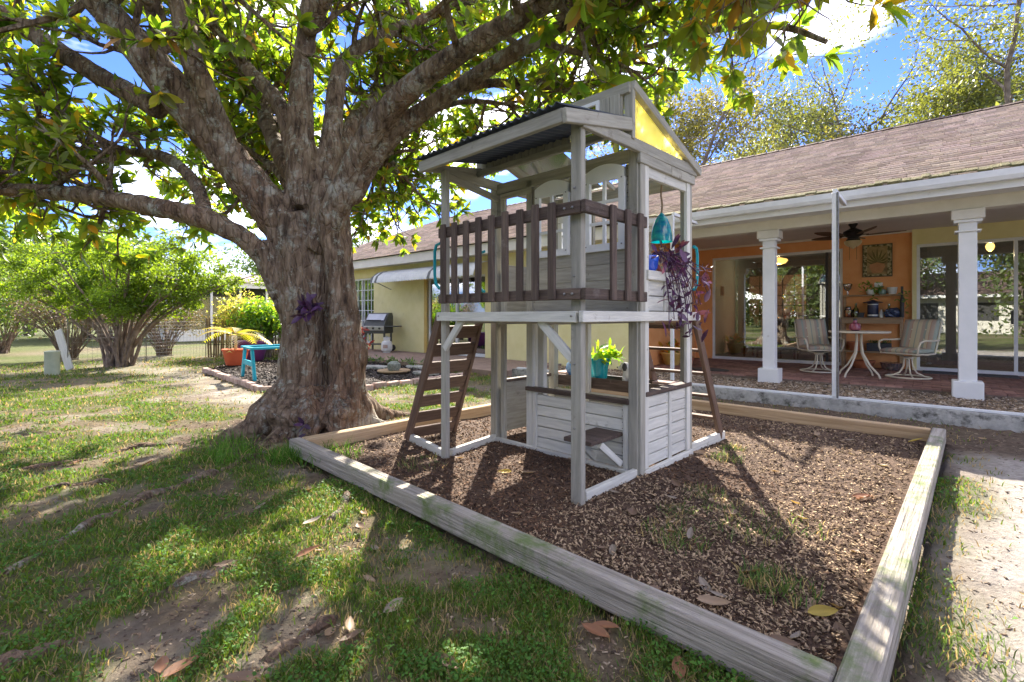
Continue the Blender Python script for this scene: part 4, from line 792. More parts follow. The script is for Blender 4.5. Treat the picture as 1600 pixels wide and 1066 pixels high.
# ---------------- other trees ----------------
def tri_leaves(name,P,size,mt,parent,tints,flat=0.):
    n=len(P); d=rng.normal(size=(n,3)); d/=np.linalg.norm(d,axis=1)[:,None]; e=np.cross(d,rng.normal(size=(n,3))); e/=np.linalg.norm(e,axis=1)[:,None]; s=size[:,None]
    V=np.stack([P,P+s*(.5*d+.22*e),P+s*d,P+s*(.5*d-.22*e)],1); return np_mesh(name,V.reshape(-1,3),np.arange(4*n).reshape(n,4),mt,parent,tint=np.repeat(tints,4,0))
M_oak=leafmat('oak_leaf',(.088,.102,.048),(.12,.13,.07),.27,.5); M_obark=mat('oak_bark',(.10,.08,.065),(.24,.205,.17),scale=5,stretch=(1,1,.4),bump=.8,rough=.95)
def oak(label,x,y,H,spread,seed,nleaf=7000,col=(1,1,1),leaf=.12,grp='oaks behind the house roof',low=.35,clump=.55,name='oak_tree'):
    rr=random.Random(seed); t=thing(name,label,'tree',(x,y,0),group=grp); bm=MB(); tips=[]
    def rvv(): return unit((rr.gauss(0,1),rr.gauss(0,1),rr.gauss(0,1)))
    def br(p,d,L,r,lv):
        pts=[p]; rad=[r]
        for i in range(6):
            d=unit(d+rvv()*.24+Vector((0,0,.05))); p=p+d*L/6; pts.append(p); rad.append(r*(1-.6*(i+1)/6))
        bm.tube(pts,rad,7 if lv<2 else 5,cap=False)
        if lv==3: tips.extend((pts[-1],pts[4],pts[2])); return
        for j in range({0:5,1:5,2:4}[lv]):
            q=rr.randint(2,6) if lv else rr.randint(3,6); br(pts[q],unit(d*.5+rvv()*.9+Vector((0,0,.15))*(1 if lv<2 else 0)+Vector((rr.gauss(0,1),rr.gauss(0,1),0))*.3*spread),L*rr.uniform(.5,.75),rad[q]*.62,lv+1)
    for j in range(2): br(Vector((rr.uniform(-.2,.2),rr.uniform(-.2,.2),-.1)),unit((rr.uniform(-.35,.35)*spread,rr.uniform(-.2,.2),1)),H*.55,H*.03,0)
    bm.build('trunk',M_obark,t,smooth=True)
    T=np.array([tuple(q) for q in tips]); k=rng.integers(0,len(T),nleaf); P=T[k]+rng.normal(size=(nleaf,3))*clump*np.array([1,1,.6]); tv=rng.uniform(.6,1.4,(nleaf,1))*np.array([col])
    c=tri_leaves('crown',P,rng.uniform(.7,1.3,nleaf)*leaf,M_oak,t,tv); tag(c,kind='stuff'); return t
oak('spreading oak with bare grey limbs showing beyond the roof right of the playhouse',9.0,23,13,1.3,3,26000,(1.15,1.05,.9),.18,clump=.38)
oak('tall loose crowned oak behind the roof at the upper right corner',21,20,15,1.2,8,32000,(.95,1.05,.9),.18,clump=.40)
oak('middle oak of dense small leaves between the two behind the roof',16,27,17,1.2,15,34000,(.9,.98,.95),.19,clump=.42)
oak('dark oak standing far behind the left end of the house roof',2.5,31,7,1.,21,4000,(.8,.9,.8),.17)
# the yard's other side, seen in the door glass; far row and hedge added to cover bright sky
for i,(x,y,H,sd,lb) in enumerate(((-13,-5,8,31,'round oak mirrored in the left pane of the porch door'),(-19,-1,9,32,'broad oak mirrored in the right pane of the orange wall door'),(-6,-13,8,33,'oak mirrored in the yellow wall door beside its stile'),(-15,-13,9,34,'tall far oak mirrored in the porch door glass'),(-1,-17,9,35,'oak mirrored in the glass behind the right chair'),(-25,-13,12,36,'added far oak in the mirrored row, leftmost'),(-30,-7,12,37,'added far oak in the mirrored row, second from left'),(-24,-21,12,38,'added far oak in the mirrored row, third from left'),(-33,-18,13,39,'added far oak in the mirrored row, rightmost'))):
    oak(lb,x,y,H,1.,sd,7000,(.85,1.05,.8),.3,'oaks across the lawn mirrored in glass',clump=.8)
nb=thing('far_house','low tan house with grey roof mirrored in the sliding door glass','house',(-12,-20,0),R(-41))
MB().box(-7,7,-3,3,0,2.7).build('wall',M_trim,nb); MB().add([(-7.6,3.6,2.6),(7.6,3.6,2.6),(5,0,4.4),(-5,0,4.4),(-7.6,-3.6,2.6),(7.6,-3.6,2.6)],[(0,1,2,3),(3,2,5,4),(0,3,4),(1,5,2)]).build('roof',M_deck,nb); MB().box(-7.5,7.5,3.5,3.6,2.45,2.65).build('fascia',M_wht,nb)
for xx in(-5,-2,1,4): MB().box(xx,xx+1.4,3.0,3.03,.9,2.1).build('window',M_gasket,nb)
hg=thing('added_hedge','added long green hedge covering bright sky mirrored in the door glass','hedge',(-27,-22,0),R(-41)); n=16000; P=np.stack([rng.uniform(-26,26,n),rng.uniform(-1,1,n),3.2*rng.random(n)**.8],-1); P[:,2]*=.7+.6*fbm(P[:,0],P[:,1]*0,.35,3,60)  # unseen hedge added to mask the bright sky band in the mirrored view
tag(tri_leaves('foliage',P,rng.uniform(.35,.6,n),M_oak,hg,rng.uniform(.5,1.2,(n,1))*np.array([[.7,1.,.7]])),kind='stuff')
# many stemmed feathery evergreen on the left
M_jun=leafmat('feathery_evergreen',(.088,.155,.022),(.06,.12,.025),.32,.6); M_stem=mat('grey_brown_stem',(.13,.095,.075),(.26,.20,.165),scale=8,bump=.5,rough=.95)
jb=(-9.43,11.54); jt=thing('evergreen_shrub','tree sized feathery green evergreen shrub fanning out from many bare stems','shrub',(jb[0],jb[1],0)); bm=MB(); tips=[]
for i in range(30):
    a=rnd.uniform(-1.15,1.15); dep=rnd.uniform(-.5,.5); tx=math.sin(a)*rnd.uniform(1.9,3.2); tz=.95+1.75*math.cos(a*.95)+rnd.uniform(-.25,.3); ty=dep*1.6
    q=smooth_path([(rnd.uniform(-.25,.25),rnd.uniform(-.2,.2),-.05),(tx*.22,ty*.3,tz*.38),(tx*.62,ty*.7,tz*.78),(tx,ty,tz)],9); bm.tube([(p[0]+rnd.gauss(0,.015),p[1]+rnd.gauss(0,.015),p[2]) for p in q],[.042*(1-.75*k/8) for k in range(9)],6)
    tips.append(q[-1]); 
    for j in range(5):
        k=rnd.randint(4,8); e=q[k]+np.array([rnd.gauss(0,.38),rnd.gauss(0,.3),abs(rnd.gauss(.18,.2))]); bm.tube([q[k],(q[k]+e)/2+np.array([0,0,-.03]),e],[.012,.009,.005],4); tips.append(e)
bm.build('stems',M_stem,jt,smooth=True)
T=np.array(tips); n=46000; k=rng.integers(0,len(T),n); dv=rng.normal(size=(n,3)); dv/=np.linalg.norm(dv,axis=1)[:,None]; sc=(.55+.9*rng.random(len(T)))[k]; P=T[k]+dv*(rng.random(n)**.5*.27*sc)[:,None]*np.array([1.25,1.1,.75])
Tn=rng.uniform(.6,1.5,(n,1))*(.75+.5*(_pt[k%4096]/4095.))[:,None]*np.array([[1.05,1,.9]])
tag(tri_leaves('foliage',P,rng.uniform(.05,.10,n),M_jun,jt,Tn),kind='stuff')
# twiggy dry bush and hedging at the far left
def bush(name,label,cat,x,y,H,W,nst,nl,lm,tints,leaf,grp=None,stem=M_stem):
    t=thing(name,label,cat,(x,y,0),group=grp); bm=MB(); tp=[]
    for i in range(nst):
        a=rnd.uniform(0,6.28); w=W*rnd.uniform(.3,1); e=Vector((math.cos(a)*w,math.sin(a)*w*.7,H*rnd.uniform(.55,1.))); md=e*.5+Vector((0,0,H*.12)); bm.tube([(rnd.gauss(0,.08),rnd.gauss(0,.08),-.03),md,e],[.016,.011,.005],4)
        for j in range(4): q=md.lerp(e,rnd.random()); z=q+Vector((rnd.gauss(0,.22),rnd.gauss(0,.2),rnd.gauss(.1,.15)))*H*.5; bm.tube([q,z],[.007,.003],3); tp.append(z)
        tp.append(e)
    bm.build('stems',stem,t)
    T=np.array([tuple(q) for q in tp]); k=rng.integers(0,len(T),nl); P=T[k]+rng.normal(size=(nl,3))*.13*H*.5; P[:,2]=np.maximum(P[:,2],.03)
    c=np.array(tints)[rng.integers(0,len(tints),nl)]*rng.uniform(.6,1.4,(nl,1)); tag(tri_leaves('foliage',P,rng.uniform(.7,1.3,nl)*leaf,lm,t,c),kind='stuff'); return t
M_gen=leafmat('shrub_leaf',(.10,.10,.10),(.10,.10,.10),.35,.5); M_drl=leafmat('dry_shrub_leaf',(.10,.10,.10),(.10,.10,.10),.06,.7)
bush('dry_bush','pinkish brown twiggy bush left of the leaning board','bush',-12.2,13.2,2.0,1.7,70,5000,M_drl,((2.6,2.0,1.75),(2.0,1.5,1.25),(1.0,1.3,.5)),.07)
bush('dry_bush','sparse brown bush behind the feathery evergreen stems','bush',-10.6,14.6,1.6,1.5,50,3500,M_drl,((2.4,1.9,1.6),(1.2,1.3,.6)),.07)
bush('green_bush','dark green bush at the far left edge behind the dry bush','bush',-16.5,15.5,2.6,2.2,60,9000,M_gen,((.6,1.2,.3),(.9,1.3,.4)),.1)
bush('green_bush','bright yellow green leafy bush above the bamboo fence','bush',-7.15,13.9,1.55,.75,40,4200,M_gen,((.9,1.9,.25),(1.5,2.2,.3),(.6,1.4,.3)),.12)
bush('variegated_bush','cream and green variegated shrub behind the palm','bush',-8.1,14.4,1.7,.6,36,2200,M_gen,((3.,2.9,1.6),(2.,2.2,.9),(1.2,1.6,.4)),.11)
for x,y,H,W_,lb in((-20,24,3.2,2.6,'broad green bush left of the white lanai house'),(-24,30,4,3,'broad green bush far behind the dry bush'),(-13.5,30,3.5,2.5,'green bush behind the lanai house roof edge'),(-27,20,3.4,3,'green bush at the far left horizon')): bush('green_bush',lb,'bush',x,y,H,W_,50,6000,M_gen,((.6,1.2,.3),(.9,1.4,.35),(.5,.9,.3)),.2)
for i,(x,y,H,lb) in enumerate(((-23,26,5,'leafy tree left of the white lanai house'),(-30,30,7,'tall leafy tree at the far left horizon'),(-17,38,7,'leafy tree rising behind the white lanai house'),(-36,22,6,'leafy tree past the left edge of the lawn'),(-9,40,7,'far tree between the lanai house and the trunk'))):
    oak(lb,x,y,H*1.15,1.1,50+i,12000,(.6,.95,.5),.3,'trees beyond the left lawn',clump=.8,name='leafy_tree')

# ---------------- patio furniture ----------------
M_cream=mat('cream_powder_coat',(.66,.60,.46),(.72,.66,.52),scale=5,rough=.4,spec=.5)
def stripe_mat():
    m=bpy.data.materials.new('striped_cushion_fabric'); m.use_nodes=True; t=m.node_tree; p=t.nodes['Principled BSDF']; p.inputs['Roughness'].default_value=.9; p.inputs['Specular IOR Level'].default_value=.1; L=t.links.new
    tcn=N(t,'ShaderNodeTexCoord'); sx=N(t,'ShaderNodeSeparateXYZ'); L(tcn.outputs['Object'],sx.inputs[0]); mr=N(t,'ShaderNodeMapRange'); mr.inputs[1].default_value=-.28; mr.inputs[2].default_value=.28; L(sx.outputs[0],mr.inputs[0])
    c=N(t,'ShaderNodeValToRGB'); c.color_ramp.interpolation='CONSTANT'; e=c.color_ramp.elements; A,B,D,G=(.46,.37,.30),(.60,.53,.37),(.34,.385,.325),(.50,.30,.22)
    e[0].color=hexmix(A); e[1].position=.16; e[1].color=hexmix(D)
    for q,k in((.22,A),(.30,G),(.32,B),(.44,D),(.47,B),(.58,A),(.66,D),(.72,B),(.80,G),(.82,A),(.92,D)): x=e.new(q); x.color=hexmix(k)
    L(mr.outputs[0],c.inputs[0]); L(c.outputs[0],p.inputs['Base Color'])
    n=N(t,'ShaderNodeTexNoise'); n.inputs['Scale'].default_value=160; L(tcn.outputs['Object'],n.inputs[0]); b=N(t,'ShaderNodeBump'); b.inputs['Strength'].default_value=.3; b.inputs['Distance'].default_value=.004; L(n.outputs[0],b.inputs['Height']); L(b.outputs[0],p.inputs['Normal']); return m
M_cush=stripe_mat()
def pad(name,w,l,t,M,parent,crown=.02,tufts=()):
    nx_,ny_=13,11; V=[];F_=[]
    for s in(1,-1):
        for j in range(ny_):
            for i in range(nx_):
                u,v=i/(nx_-1)*2-1,j/(ny_-1)*2-1; ed=(1-abs(u)**6)*(1-abs(v)**6); z=s*(t/2*(.35+.65*ed**.5)+crown*ed*.5)
                for tx,ty in tufts: z-=s*.016*math.exp(-(((u-tx)*w/2/.05)**2+((v-ty)*l/2/.05)**2))
                V.append((u*w/2,v*l/2,z))
    k=nx_*ny_
    for j in range(ny_-1):
        for i in range(nx_-1): a=j*nx_+i; F_+=[(a,a+1,a+nx_+1,a+nx_),(k+a+nx_,k+a+nx_+1,k+a+1,k+a)]
    rim=[i for i in range(nx_)]+[j*nx_+nx_-1 for j in range(1,ny_)]+[(ny_-1)*nx_+i for i in range(nx_-2,-1,-1)]+[j*nx_ for j in range(ny_-2,0,-1)]
    for a,b in zip(rim,rim[1:]+rim[:1]): F_.append((b,a,k+a,k+b))
    o=np_mesh(name,V,np.array(F_),M_cush,parent,smooth=True); o.matrix_local=M
    for tx,ty in tufts: q=MB().lathe([(.012,0),(.012,.006),(.004,.01)],8).build('tuft_button',M_cream,o); q.location=(tx*w/2,ty*l/2,t/2-.004)
    return o
def swivel_chair(loc,rz,label):
    """local -Y is the way the chair faces"""
    c=thing('patio_chair',label,'chair',loc,rz,'cushioned swivel chairs at the patio table')
    ring=[(.31*math.cos(a),.31*math.sin(a),.018) for a in np.linspace(0,2*math.pi,37)]; MB().tube(ring,.014,8,cap=False).build('base_ring',M_cream,c,smooth=True)
    for k in range(4):
        a=k*math.pi/2+.78; C_,S_=math.cos(a),math.sin(a); MB().tube([(.30*C_,.30*S_,.02),(.22*C_,.22*S_,.035),(.12*C_,.12*S_,.09),(.065*C_,.065*S_,.20),(.05*C_,.05*S_,.34)],.013,8).build('base_leg',M_cream,c,smooth=True)
    MB().lathe([(.06,.33),(.085,.345),(.085,.365),(.05,.38)],16).build('swivel_plate',M_cream,c,smooth=True)
    for s in(-1,1): MB().tube([(s*.05,.02,.37),(s*.16,.0,.385),(s*.25,-.02,.43)],.012,6).build('seat_support',M_cream,c,smooth=True)
    for s in(-1,1):
        MB().tube([(s*.28,-.27,.43),(s*.29,.0,.42),(s*.285,.22,.43),(s*.28,.30,.62),(s*.27,.42,.98)],.014,8).build('side_frame',M_cream,c,smooth=True)
        MB().tube([(s*.285,-.24,.43),(s*.31,-.27,.54),(s*.325,-.24,.63),(s*.325,-.12,.66),(s*.315,.10,.655),(s*.29,.32,.66)],.016,8).build('armrest',M_cream,c,smooth=True)
    MB().tube([(-.28,-.27,.43),(.28,-.27,.43)],.013,8).build('front_rail',M_cream,c,smooth=True); MB().tube([(-.27,.42,.98),(.27,.42,.98)],.013,8).build('top_rail',M_cream,c,smooth=True)
    pad('seat_cushion',.54,.52,.085,rotm((0,-.03,.475)),c,tufts=((-.4,.1),(.4,.1))); pad('back_cushion',.54,.60,.08,rotm((0,.295,.73),rx=R(72)),c,tufts=((-.4,.35),(.4,.35),(-.4,-.25),(.4,-.25))); return c
swivel_chair(hw(-1.62,10.95,.12),R(25-35),'striped cushion swivel chair left of the round patio table')
swivel_chair(hw(-.28,10.9,.12),R(-30-40),'striped cushion swivel chair right of the round patio table')
tbl=thing('patio_table','round cream metal patio table between the two striped chairs','table',hw(-.95,10.55,.12),0)
MB().lathe([(.0,.775),(.42,.775),(.455,.785),(.46,.80),(.455,.815),(.0,.815)],40,cap=False).build('table_top',M_cream,tbl,smooth=True)
for k in range(4):
    a=k*math.pi/2+.35; C_,S_=math.cos(a),math.sin(a); MB().tube([(.05*C_,.05*S_,.78),(.045*C_,.045*S_,.62),(.07*C_,.07*S_,.42),(.20*C_,.20*S_,.20),(.33*C_,.33*S_,.07),(.36*C_,.36*S_,.0)],.016,8).build('leg',M_cream,tbl,smooth=True)
def lathe_thing(name,label,cat,loc,prof,mt,part='body',n=20,extra=None):
    t=thing(name,label,cat,loc); MB().lathe(prof,n).build(part,mt,t,smooth=True)
    if extra: extra(t)
    return t
def glaze(name,c1,c2,rough=.2,scale=8): return mat(name,c1,c2,scale=scale,rough=rough,spec=.6)
M_soil=mat('potting_soil',(.03,.022,.016),(.06,.045,.035),scale=20,rough=.95)
M_purgl=glaze('pink_purple_glass',(.20,.03,.06),(.30,.06,.09),.1)
def cap_(mt,r,z0,z1): return lambda t:MB().lathe([(r,z0),(r,z1),(r*.7,z1+.005)],12).build('stopper',mt,t,smooth=True)
lathe_thing('glass_bottle','pink purple round glass bottle on the patio table','bottle',hw(-1.0,10.5,.935),[(.05,0),(.085,.02),(.09,.08),(.075,.13),(.035,.15),(.03,.19)],M_purgl,extra=cap_(M_gasket,.032,.19,.215))
# ceiling fan
M_bronze=mat('dark_bronze_metal',(.02,.018,.017),(.035,.03,.028),scale=8,rough=.4,metal=.4); M_blade=mat('brown_fan_blade',(.075,.04,.02),(.13,.075,.04),scale=6,stretch=(1,6,1),rough=.5); M_bowl=mat('amber_glass_bowl',(.45,.36,.20),(.55,.45,.27),scale=6,rough=.3)
fan=thing('ceiling_fan','dark bronze ceiling fan with brown leaf blades and amber light bowl on the porch','ceiling fan',hw(-1.07,10.9,2.925),-HA)
MB().lathe([(.07,0),(.075,-.03),(.05,-.06),(.04,-.09),(.06,-.10),(.15,-.15),(.165,-.19),(.14,-.23),(.09,-.26),(.09,-.29),(.11,-.30),(.11,-.33)],24).build('motor',M_bronze,fan,smooth=True); MB().lathe([(.135,-.33),(.14,-.345),(.125,-.39),(.08,-.43),(.03,-.455),(.012,-.475)],24).build('light_bowl',M_bowl,fan,smooth=True)
bl=[]; 
for i in range(13): q=i/12; bl.append((.20+.58*q,.012+.085*math.sin(math.pi*min(1,q*1.02))**.7*(1-.15*q)))
pl_=[(x,-w) for x,w in bl]+[(x,w) for x,w in reversed(bl)]
for k in range(5):
    a=R(12+72*k); b_=MB().prism(pl_,-.006,.006).build('blade',M_blade,fan); b_.matrix_local=rotm((0,0,-.24),rz=a,rx=R(12),ry=R(-3)); MB().cbox((.16,.03,.012),.003,Matrix.Translation((.16,0,.012))).build('blade_bracket',M_bronze,b_)
for x in(.06,-.05): MB().tube([(x,-.05,-.36),(x,-.05,-.68)],.0025,4).build('pull_chain',M_bronze,fan); 
# picture of a potted plant
pic=thing('framed_picture','framed picture of a potted plant hanging on the orange wall','picture',hw(-.82,12.585,2.02),-HA)
MB().box(-.25,.25,-.03,0,0,.68).build('frame',mat('dark_picture_frame',(.06,.05,.03),(.10,.08,.05),scale=10,rough=.5),pic); MB().box(-.235,.235,-.034,-.03,.015,.665).build('border',mat('mottled_olive_border',(.10,.09,.03),(.42,.36,.20),scale=16,rough=.8,lo=.45,hi=.55),pic); MB().box(-.17,.17,-.037,-.034,.05,.63).build('canvas',mat('ochre_canvas',(.48,.36,.15),(.20,.13,.06),scale=4,rough=.8),pic)
MB().add([(x,-.0385,z) for x,z in((-.08,.08),(.08,.08),(.13,.20),(.12,.27),(.07,.30),(-.07,.30),(-.12,.27),(-.13,.20))],[tuple(range(8))]).build('painted_pot',mat('painted_clay',(.38,.17,.07),(.50,.26,.12),scale=6,rough=.8),pic)
m=MB()
for k in range(9):
    a=R(90+(k-4)*24); m.add([(.0,-.0385,.30),(.11*math.cos(a)-.02*math.sin(a),-.0386,.30+.13*math.sin(a)+.02*math.cos(a)),(.22*math.cos(a),-.0387,.30+.27*abs(math.sin(a))+.03),(.11*math.cos(a)+.02*math.sin(a),-.0386,.30+.13*math.sin(a)-.02*math.cos(a))],[(0,3,2,1)])
m.build('painted_leaves',mat('painted_foliage',(.12,.10,.03),(.20,.17,.06),scale=9,rough=.8),pic)
# potting shelf
M_shelf=mat('tan_shelf_wood',(.30,.20,.11),(.42,.30,.18),scale=3,stretch=(1,12,12),rough=.7,bump=.2)
SH=thing('potting_shelf','tan wooden potting shelf against the orange porch wall','shelf',hw(-.9,12.42,.12),-HA)
for z,w,d in((1.51,1.0,.16),(1.035,1.02,.34),(.34,1.0,.34)): MB().cbox((w,d,.03),.004,Matrix.Translation((0,.16-d/2,z))).build('shelf_board',M_shelf,SH)
MB().cbox((1.0,.022,.09),.004,Matrix.Translation((0,-.172,.97))).build('apron',M_shelf,SH)
for x in(-.48,.48):
    MB().cbox((.05,.05,1.02),.004,Matrix.Translation((x,-.13,.51))).build('leg',M_shelf,SH); MB().cbox((.05,.05,1.5),.004,Matrix.Translation((x,.13,.75))).build('leg',M_shelf,SH)
def on(x,y,z): return hw(-.9+x,12.42+y,.12+z)
M_cobalt=glaze('cobalt_glaze',(.01,.03,.14),(.02,.07,.26)); M_navyc=glaze('dark_blue_tin',(.012,.016,.05),(.03,.04,.10),.4); M_wglz=glaze('white_glaze',(.62,.62,.58),(.72,.72,.68)); M_terra=mat('terracotta',(.40,.13,.06),(.50,.18,.09),scale=7,rough=.7)
M_clear=glassmat('clear_glass',.12,(.85,.90,.86)); M_greengl=glassmat('green_glass',.12,(.55,.75,.40)); M_amb=glassmat('amber_glass',.10,(.60,.28,.06))
def leafy(t,pts,mt,tints,l0,l1,k=(4,6),spread=(.5,1.4),name='foliage',org=(0,0,0)):
    LVs=leafset([Vector(p) for p,_ in pts],[unit(d) for _,d in pts],[1]*len(pts),k[0],k[1],l0,l1,spread); o=leaves_np(name,LVs,mt,t,org,[tuple(np.array(rnd.choice(tints))*rnd.uniform(.7,1.3)) for _ in LVs]); return tag(o,kind='stuff')
G=[(.9,1.8,.4),(1.3,2.1,.4),(.6,1.3,.4)]
def pothos(t): leafy(t,[((rnd.gauss(0,.17),rnd.gauss(-.04,.05),rnd.gauss(.13,.08)),(rnd.gauss(0,1),-.5,rnd.gauss(.2,.6))) for _ in range(30)],M_gen,G,.06,.11,(2,4))
lathe_thing('potted_plant','trailing green plant in small white pot on the top shelf','plant',on(-.02,.06,1.526),[(.05,0),(.075,.02),(.09,.10),(.085,.11)],M_wglz,'pot',extra=pothos)
lathe_thing('flower_pot','small empty white pot at the right of the top shelf','pot',on(.33,.06,1.526),[(.055,0),(.075,.03),(.085,.12),(.09,.14),(.07,.14)],M_wglz)
lathe_thing('glass_goblet','clear glass goblet at the left end of the top shelf','glass',on(-.42,.06,1.526),[(.05,0),(.015,.02),(.015,.09),(.06,.13),(.085,.22),(.08,.24)],M_clear)
lathe_thing('small_jar','small grey green jar beside the white pot on the top shelf','jar',on(.17,.06,1.526),[(.05,0),(.07,.03),(.065,.09),(.03,.11)],glaze('grey_green_glaze',(.12,.20,.17),(.2,.3,.26)))
def tin(t):
    MB().lathe([(.098,.03),(.098,.06)],24,cap=False).build('band',M_wglz,t); MB().lathe([(.098,.26),(.098,.275)],24,cap=False).build('band',M_wglz,t); MB().lathe([(.17,.30),(.16,.315),(.06,.34),(.02,.36)],24).build('lid',M_navyc,t,smooth=True)
lathe_thing('blue_canister','tall dark blue canister with wide black lid on the middle shelf','canister',on(.02,-.03,1.052),[(.09,0),(.095,.01),(.095,.29),(.08,.30)],M_navyc,extra=tin)
lathe_thing('amber_jar','amber glass jar at the left of the middle shelf','jar',on(-.40,-.05,1.052),[(.075,0),(.08,.02),(.08,.15),(.05,.18),(.05,.2)],M_amb,extra=cap_(M_bronze,.053,.2,.22))
lathe_thing('green_bottle','slim green glass bottle beside the amber jar','bottle',on(-.27,.0,1.052),[(.05,0),(.055,.02),(.055,.16),(.02,.22),(.018,.30)],M_greengl)
lathe_thing('yellow_bottle','pale yellow glass bottle right of the blue canister','bottle',on(.28,.02,1.052),[(.06,0),(.065,.02),(.06,.13),(.02,.20),(.018,.28)],M_greengl)
lathe_thing('white_bottle','small white spray bottle on the middle shelf','bottle',on(.16,-.06,1.052),[(.035,0),(.035,.1),(.015,.13),(.015,.16)],M_wglz)
lathe_thing('black_pot','small black pot left of the blue canister','pot',on(-.18,-.08,1.052),[(.05,0),(.065,.08),(.07,.1),(.055,.1)],M_gasket)
bg_=thing('blue_bag','crumpled dark blue plastic bag at the right end of the middle shelf','bag',on(.36,-.04,1.052)); bs=bmesh.new(); bmesh.ops.create_icosphere(bs,subdivisions=3,radius=1.)
for v in bs.verts: q=1+.22*math.sin(v.co.x*9+v.co.z*5)*math.cos(v.co.y*8); v.co=Vector((v.co.x*.17*q,v.co.y*.11*q,max(0,.09+v.co.z*.10*q)))
me=bpy.data.meshes.new('bag'); bs.to_mesh(me); me.materials.append(glaze('dark_blue_film',(.02,.03,.07),(.05,.08,.15),.3)); link(bpy.data.objects.new('film',me),bg_)
def trail(t): leafy(t,[((rnd.gauss(.02,.05),-.05,.55-.5*rnd.random()),(rnd.gauss(0,1),-.6,-.5)) for _ in range(16)],M_gen,G,.05,.09,(1,3))
lathe_thing('wall_vase','tall dark bottle with trailing leaves at the right end of the shelf','bottle',on(.49,-.08,1.052),[(.035,0),(.035,.35),(.02,.42),(.02,.62)],M_gasket,extra=trail)
lathe_thing('red_bowl','red bowl on the floor under the potting shelf','bowl',on(-.15,-.1,.0),[(.12,0),(.17,.04),(.22,.14),(.225,.16),(.19,.15)],M_terra)
lathe_thing('steel_bowl','shiny steel bowl on the pavers under the shelf','bowl',on(.33,-.22,.0),[(.10,0),(.15,.02),(.18,.13),(.19,.15),(.165,.14)],mat('polished_steel',(.45,.46,.48),(.6,.6,.62),scale=5,rough=.2,metal=.9))
pb=thing('planter_box','dark grey rectangular planter with low green plant on the bottom shelf','planter',on(.12,-.02,.355),-HA); MB().cbox((.40,.22,.17),.01,Matrix.Translation((0,0,.085))).build('box',mat('dark_grey_plastic',(.05,.055,.065),(.07,.075,.085),scale=6,rough=.6),pb); leafy(pb,[((rnd.uniform(-.18,.18),rnd.uniform(-.08,.08),.18),(rnd.gauss(0,.5),rnd.gauss(0,.5),1)) for _ in range(16)],M_gen,[(.5,1.,.4),(.7,1.3,.4)],.05,.09)
lathe_thing('clay_pot','terracotta pot at the left of the bottom shelf','pot',on(-.28,-.02,.355),[(.09,0),(.12,.14),(.135,.15),(.135,.19),(.11,.19)],M_terra)
sw=thing('outlet_cover','small cream outlet cover on the orange wall below the picture','outlet',hw(-.80,12.598,1.85),-HA); MB().cbox((.14,.012,.10),.004).build('plate',M_wht,sw)
mt_=thing('door_mat','flat grey doormat before the yellow wall sliding door','mat',hw(.55,12.2,.125),-HA); MB().cbox((1.3,.5,.018),.006).build('mat',mat('grey_mat_pile',(.07,.07,.075),(.12,.12,.125),scale=40,bump=.5,rough=.95),mt_)
mt2=thing('door_mat','dark oval mat on the pavers left of the first porch column','mat',hw(-3.35,9.85,.125),-HA); MB().lathe([(.33,0),(.34,.01),(.32,.018)],24,M=Matrix.Diagonal((1.2,.7,1,1))).build('mat',M_gasket,mt2)
# things inside the rooms
def lamp(label,loc,r,st):
    t=thing('ceiling_lamp',label,'lamp',loc); MB().lathe([(r*.3,.16),(r*.9,.12),(r,.08),(r*.8,.02),(r*.3,-.02)],20).build('glass_bowl',mat('lit_amber_glass',(1.,.50,.12),None,emit=st,rough=.4),t,smooth=True); MB().lathe([(.06,.33),(.06,.30),(.02,.28),(.02,.16)],10).build('stem',M_bronze,t)
    l=bpy.data.lights.new('bulb','POINT'); l.energy=5; l.color=(1,.72,.42); l.shadow_soft_size=.01; o=bpy.data.objects.new('bulb',l); link(o,t); o.location=(0,0,-.12)
lamp('glowing amber ceiling lamp seen through the orange wall door',hw(-2.97,14.0,2.56),.22,.8); lamp('small glowing ceiling bulb seen through the yellow wall door',hw(.95,14.0,2.56),.07,1.4)
M_dw=mat('dark_dining_wood',(.05,.03,.02),(.09,.055,.035),scale=4,stretch=(1,8,8),rough=.4)
dt=thing('dining_table','dark wooden dining table inside behind the glass door','table',hw(-2.7,14.6,.11),-HA); MB().cbox((1.4,.95,.05),.01,Matrix.Translation((0,0,.74))).build('table_top',M_dw,dt)
for x in(-.6,.6):
    for y in(-.38,.38): MB().cbox((.07,.07,.72),.008,Matrix.Translation((x,y,.36))).build('leg',M_dw,dt)
def dchair(label,loc,rz):
    c=thing('dining_chair',label,'chair',loc,rz,'dark dining chairs indoors'); MB().cbox((.44,.44,.05),.01,Matrix.Translation((0,0,.46))).build('seat',M_dw,c); MB().cbox((.44,.03,.5),.01,Matrix.Translation((0,.21,.78))).build('backrest',M_dw,c)
    for x in(-.19,.19):
        for y in(-.19,.19): MB().cbox((.04,.04,.44),.004,Matrix.Translation((x,y,.22))).build('leg',M_dw,c)
dchair('dark dining chair indoors nearest the pale blue wall',hw(-3.55,14.1,.11),-HA+R(70)); dchair('dark dining chair indoors in front of the dining table',hw(-2.7,13.7,.11),-HA+R(180))
ls=thing('grid_standin','made-up peach panel with dark bars standing in for a grid pattern in the left door glass','screen',hw(-3.35,15.6,.9),-HA); MB().box(-.75,.75,0,.03,0,1.5).build('panel',mat('peach_panel',(.62,.38,.26),(.70,.46,.33),scale=5,rough=.8,trans=.3),ls); m=MB()  # made-up panel standing in for a grid pattern in the door glass
for i in range(6): MB().box(-.76+i*.3,-.735+i*.3,-.02,0,0,1.5).build('bar',M_dw,ls)
